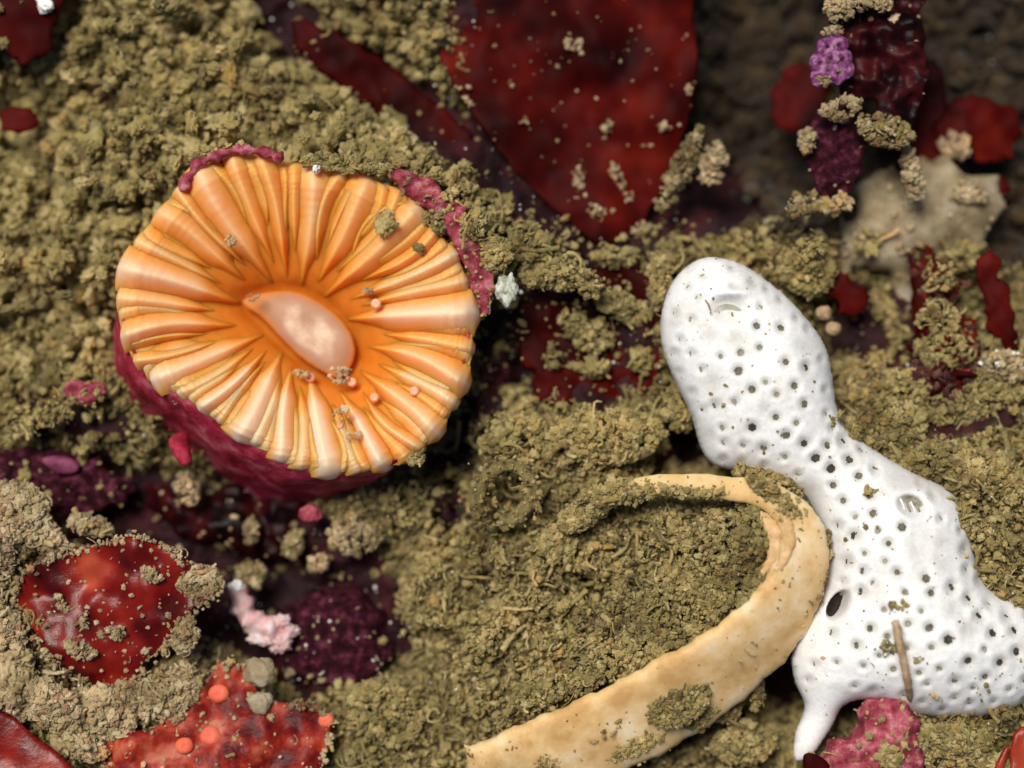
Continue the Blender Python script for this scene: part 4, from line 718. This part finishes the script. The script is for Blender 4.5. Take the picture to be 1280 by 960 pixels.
# ------------------------------------------------------------------ single clumps of silt and worm tubes one can point to
def silt_clump(label, px, py, z, rx, ry, n, rot=0.0, mat='silt_cream', size=.05):
    parts = []
    for i in range(int(n * 2.2)):
        r = math.sqrt(random.random()) * 1.15; a = random.uniform(0, 6.283); u, w_ = rx * r * math.cos(a), ry * r * math.sin(a); c, s = math.cos(rot), math.sin(rot)
        if i and noise3((px + u) * .075, (py + w_) * .075, px * .37) < -.22: continue
        v, f = lump(2, random.uniform(0, 90), .7, 1.9, (1, .8, .7)); R = np.array(Euler((random.uniform(0, 6), random.uniform(0, 6), random.uniform(0, 6))).to_matrix())
        parts.append(((v * size * random.uniform(.45, 1.2)) @ R.T + W(px + u * c - w_ * s, py + u * s + w_ * c, z + .14 * (1 - r * r) * random.random()), f))
    v, f = join(parts); tag(obj('silt_clump', v, f, M['silt_cream' if n % 3 else 'silt']), label, 'silt clump', 'single clumps of silt')
    heap('silt_cream' if mat == 'silt_cream' else 'silt', px, py, z + .05, rx * 1.1, ry * 1.1, n * 2, .1, -3.9, .3, rot)
for a in (('cream silt clump dangling under the nearly black blade', 1105, 163, .25, 32, 17, 60, .35), ('cream silt clump left of the nearly black blade, below the bryozoan', 1052, 136, .25, 24, 12, 34, -.2),
          ('cream silt clump above the beige soft body', 1140, 218, -.1, 12, 30, 46, -.2), ('cream silt clump under the small maroon blade, at its left', 1004, 256, -.05, 17, 16, 30, -.4), ('cream silt clump under the small maroon blade, at its right', 1042, 256, -.1, 22, 10, 24, -.2),
          ('cream silt clump on the round red blade at upper right', 1192, 182, -1.0, 18, 14, 28, .2), ('tiny cream silt clump on the upper edge of the nearly black blade', 1050, 10, .3, 16, 14, 26, 0), ('cream silt clump at the top edge right of the bryozoan', 1085, 4, .3, 26, 9, 26, .1), ('tiny cream silt clump on the left of the small maroon blade', 1010, 176, .0, 9, 12, 14, 0),
          ('tan silt lump right of the big red blade', 892, 206, -.4, 16, 24, 44, .2), ('tan silt ridge along the lower right edge of the big red blade', 850, 212, -.35, 12, 52, 60, .45),
          ('narrow tan silt clump on the dark crust just below the coral', 314, 664, -.55, 6, 16, 16, .1), ('tan silt clump above the pink fragment', 314, 716, -.6, 16, 14, 30, 0), ('tan silt clump between the brick red lump and the purple knob', 366, 680, -.5, 10, 17, 24, .3), ('tan silt clump at the left end of the dark crust under the coral', 234, 612, -.45, 12, 18, 26, -.3), ('olive round silt clump beside the purple knob', 398, 702, -.5, 11, 10, 16, 0),
          ('tan silt clump on the right rim of the maroon crust', 440, 672, -.3, 30, 18, 50, .2)): silt_clump(*a)
def worm(label, pts, r, rough_=.45, mat='silt', cat='tube', n=30):
    p = open_spline(pts, n); v, f = tube(W(p[:, 0], p[:, 1], p[:, 2]), r, 9, rough_, len(label)); tag(obj('worm_tube', v, f, M[mat]), label, cat)
    if mat.startswith('silt'):
        m = 260; q = p[rng.integers(0, n, m)] + rng.normal(0, 1, (m, 3)) * np.array([8, 8, .06]); pool('silt', W(q[:, 0], q[:, 1], q[:, 2] + .03), np.exp(rng.normal(-3.8, .4, m)), .3)
worm('looped silt tube below the lower right of the coral', [(616,662,.1),(600,630,.35),(606,596,.45),(632,582,.48),(658,594,.46),(664,622,.4),(648,648,.3),(625,650,.2)], .075)
worm('straight silty tube lying left of the curled band', [(583,822,.22),(600,800,.3),(622,780,.32)], .085)
worm('tan silty stick between the coral and the white sea squirt', [(690,328,.2),(715,345,.26),(748,362,.2)], .075)
worm('pale tube standing up beside the head of the white sea squirt', [(1000,345,-.3),(1006,325,-.05),(1016,305,.15)], np.linspace(.12, .06, 30))
worm('thin dark tube above the head of the white sea squirt', [(955,310,-.4),(975,325,-.3),(992,345,-.2)], .07)
worm('short silty tube near the left edge below the coral', [(10,545,-.2),(45,520,-.1),(80,512,-.1)], .05)
worm('small straight silty tube right of the sea squirt waist', [(1106,536,.15),(1118,546,.22),(1134,560,.2)], .08, .5, 'silt_cream')
for hx, hy, z, rx, ry, n_ in ((690,345,.1,40,16,260),(770,378,-.2,24,14,90),(660,305,.15,30,16,120),(826,350,-.15,14,36,150),(770,320,-.35,30,12,80),(1010,340,-.2,34,30,260),(650,555,.05,48,36,340),(760,545,.15,70,34,500),(850,510,-.1,18,30,160),(1110,530,.15,50,26,380),(1170,575,.25,60,24,420),(1230,590,.35,50,30,420),(930,930,.0,40,24,260),(905,880,.05,24,20,140),(945,860,.15,8,30,50),(480,890,.0,50,40,380),(1180,925,.65,60,18,380),(1180,960,.5,90,30,500)): heap('silt', hx, hy, z, rx, ry, n_, .2, -3.4, .3)
# ------------------------------------------------------------------ loose silt becomes four masses
NAMES = {'silt': ('silt', 'olive tan silt crumbs covering most of the sea floor', 'silt'),
         'silt_cream': ('cream_silt', 'cream coloured silt crumbs heaped around the red algae at lower left', 'silt'),
         'silt_brown_dimmed': ('brown_turf_dimmed', 'brown blurred turf in the deep upper right background, coloured darker for the weak light there', 'turf'),
         'silt_red': ('red_turf', 'dark red turf crumbs between the silt right of the white colony', 'turf'),
         'white': ('shell_grains', 'tiny white shell grains sprinkled over the silt', 'grains')}
for k, L in POOL.items():
    if not L: continue
    nm, lb, ct = NAMES[k]
    scatter(nm, np.vstack([a[0] for a in L]), np.concatenate([a[1] for a in L]), np.concatenate([a[2] for a in L]), SETS[k], lb, ct)
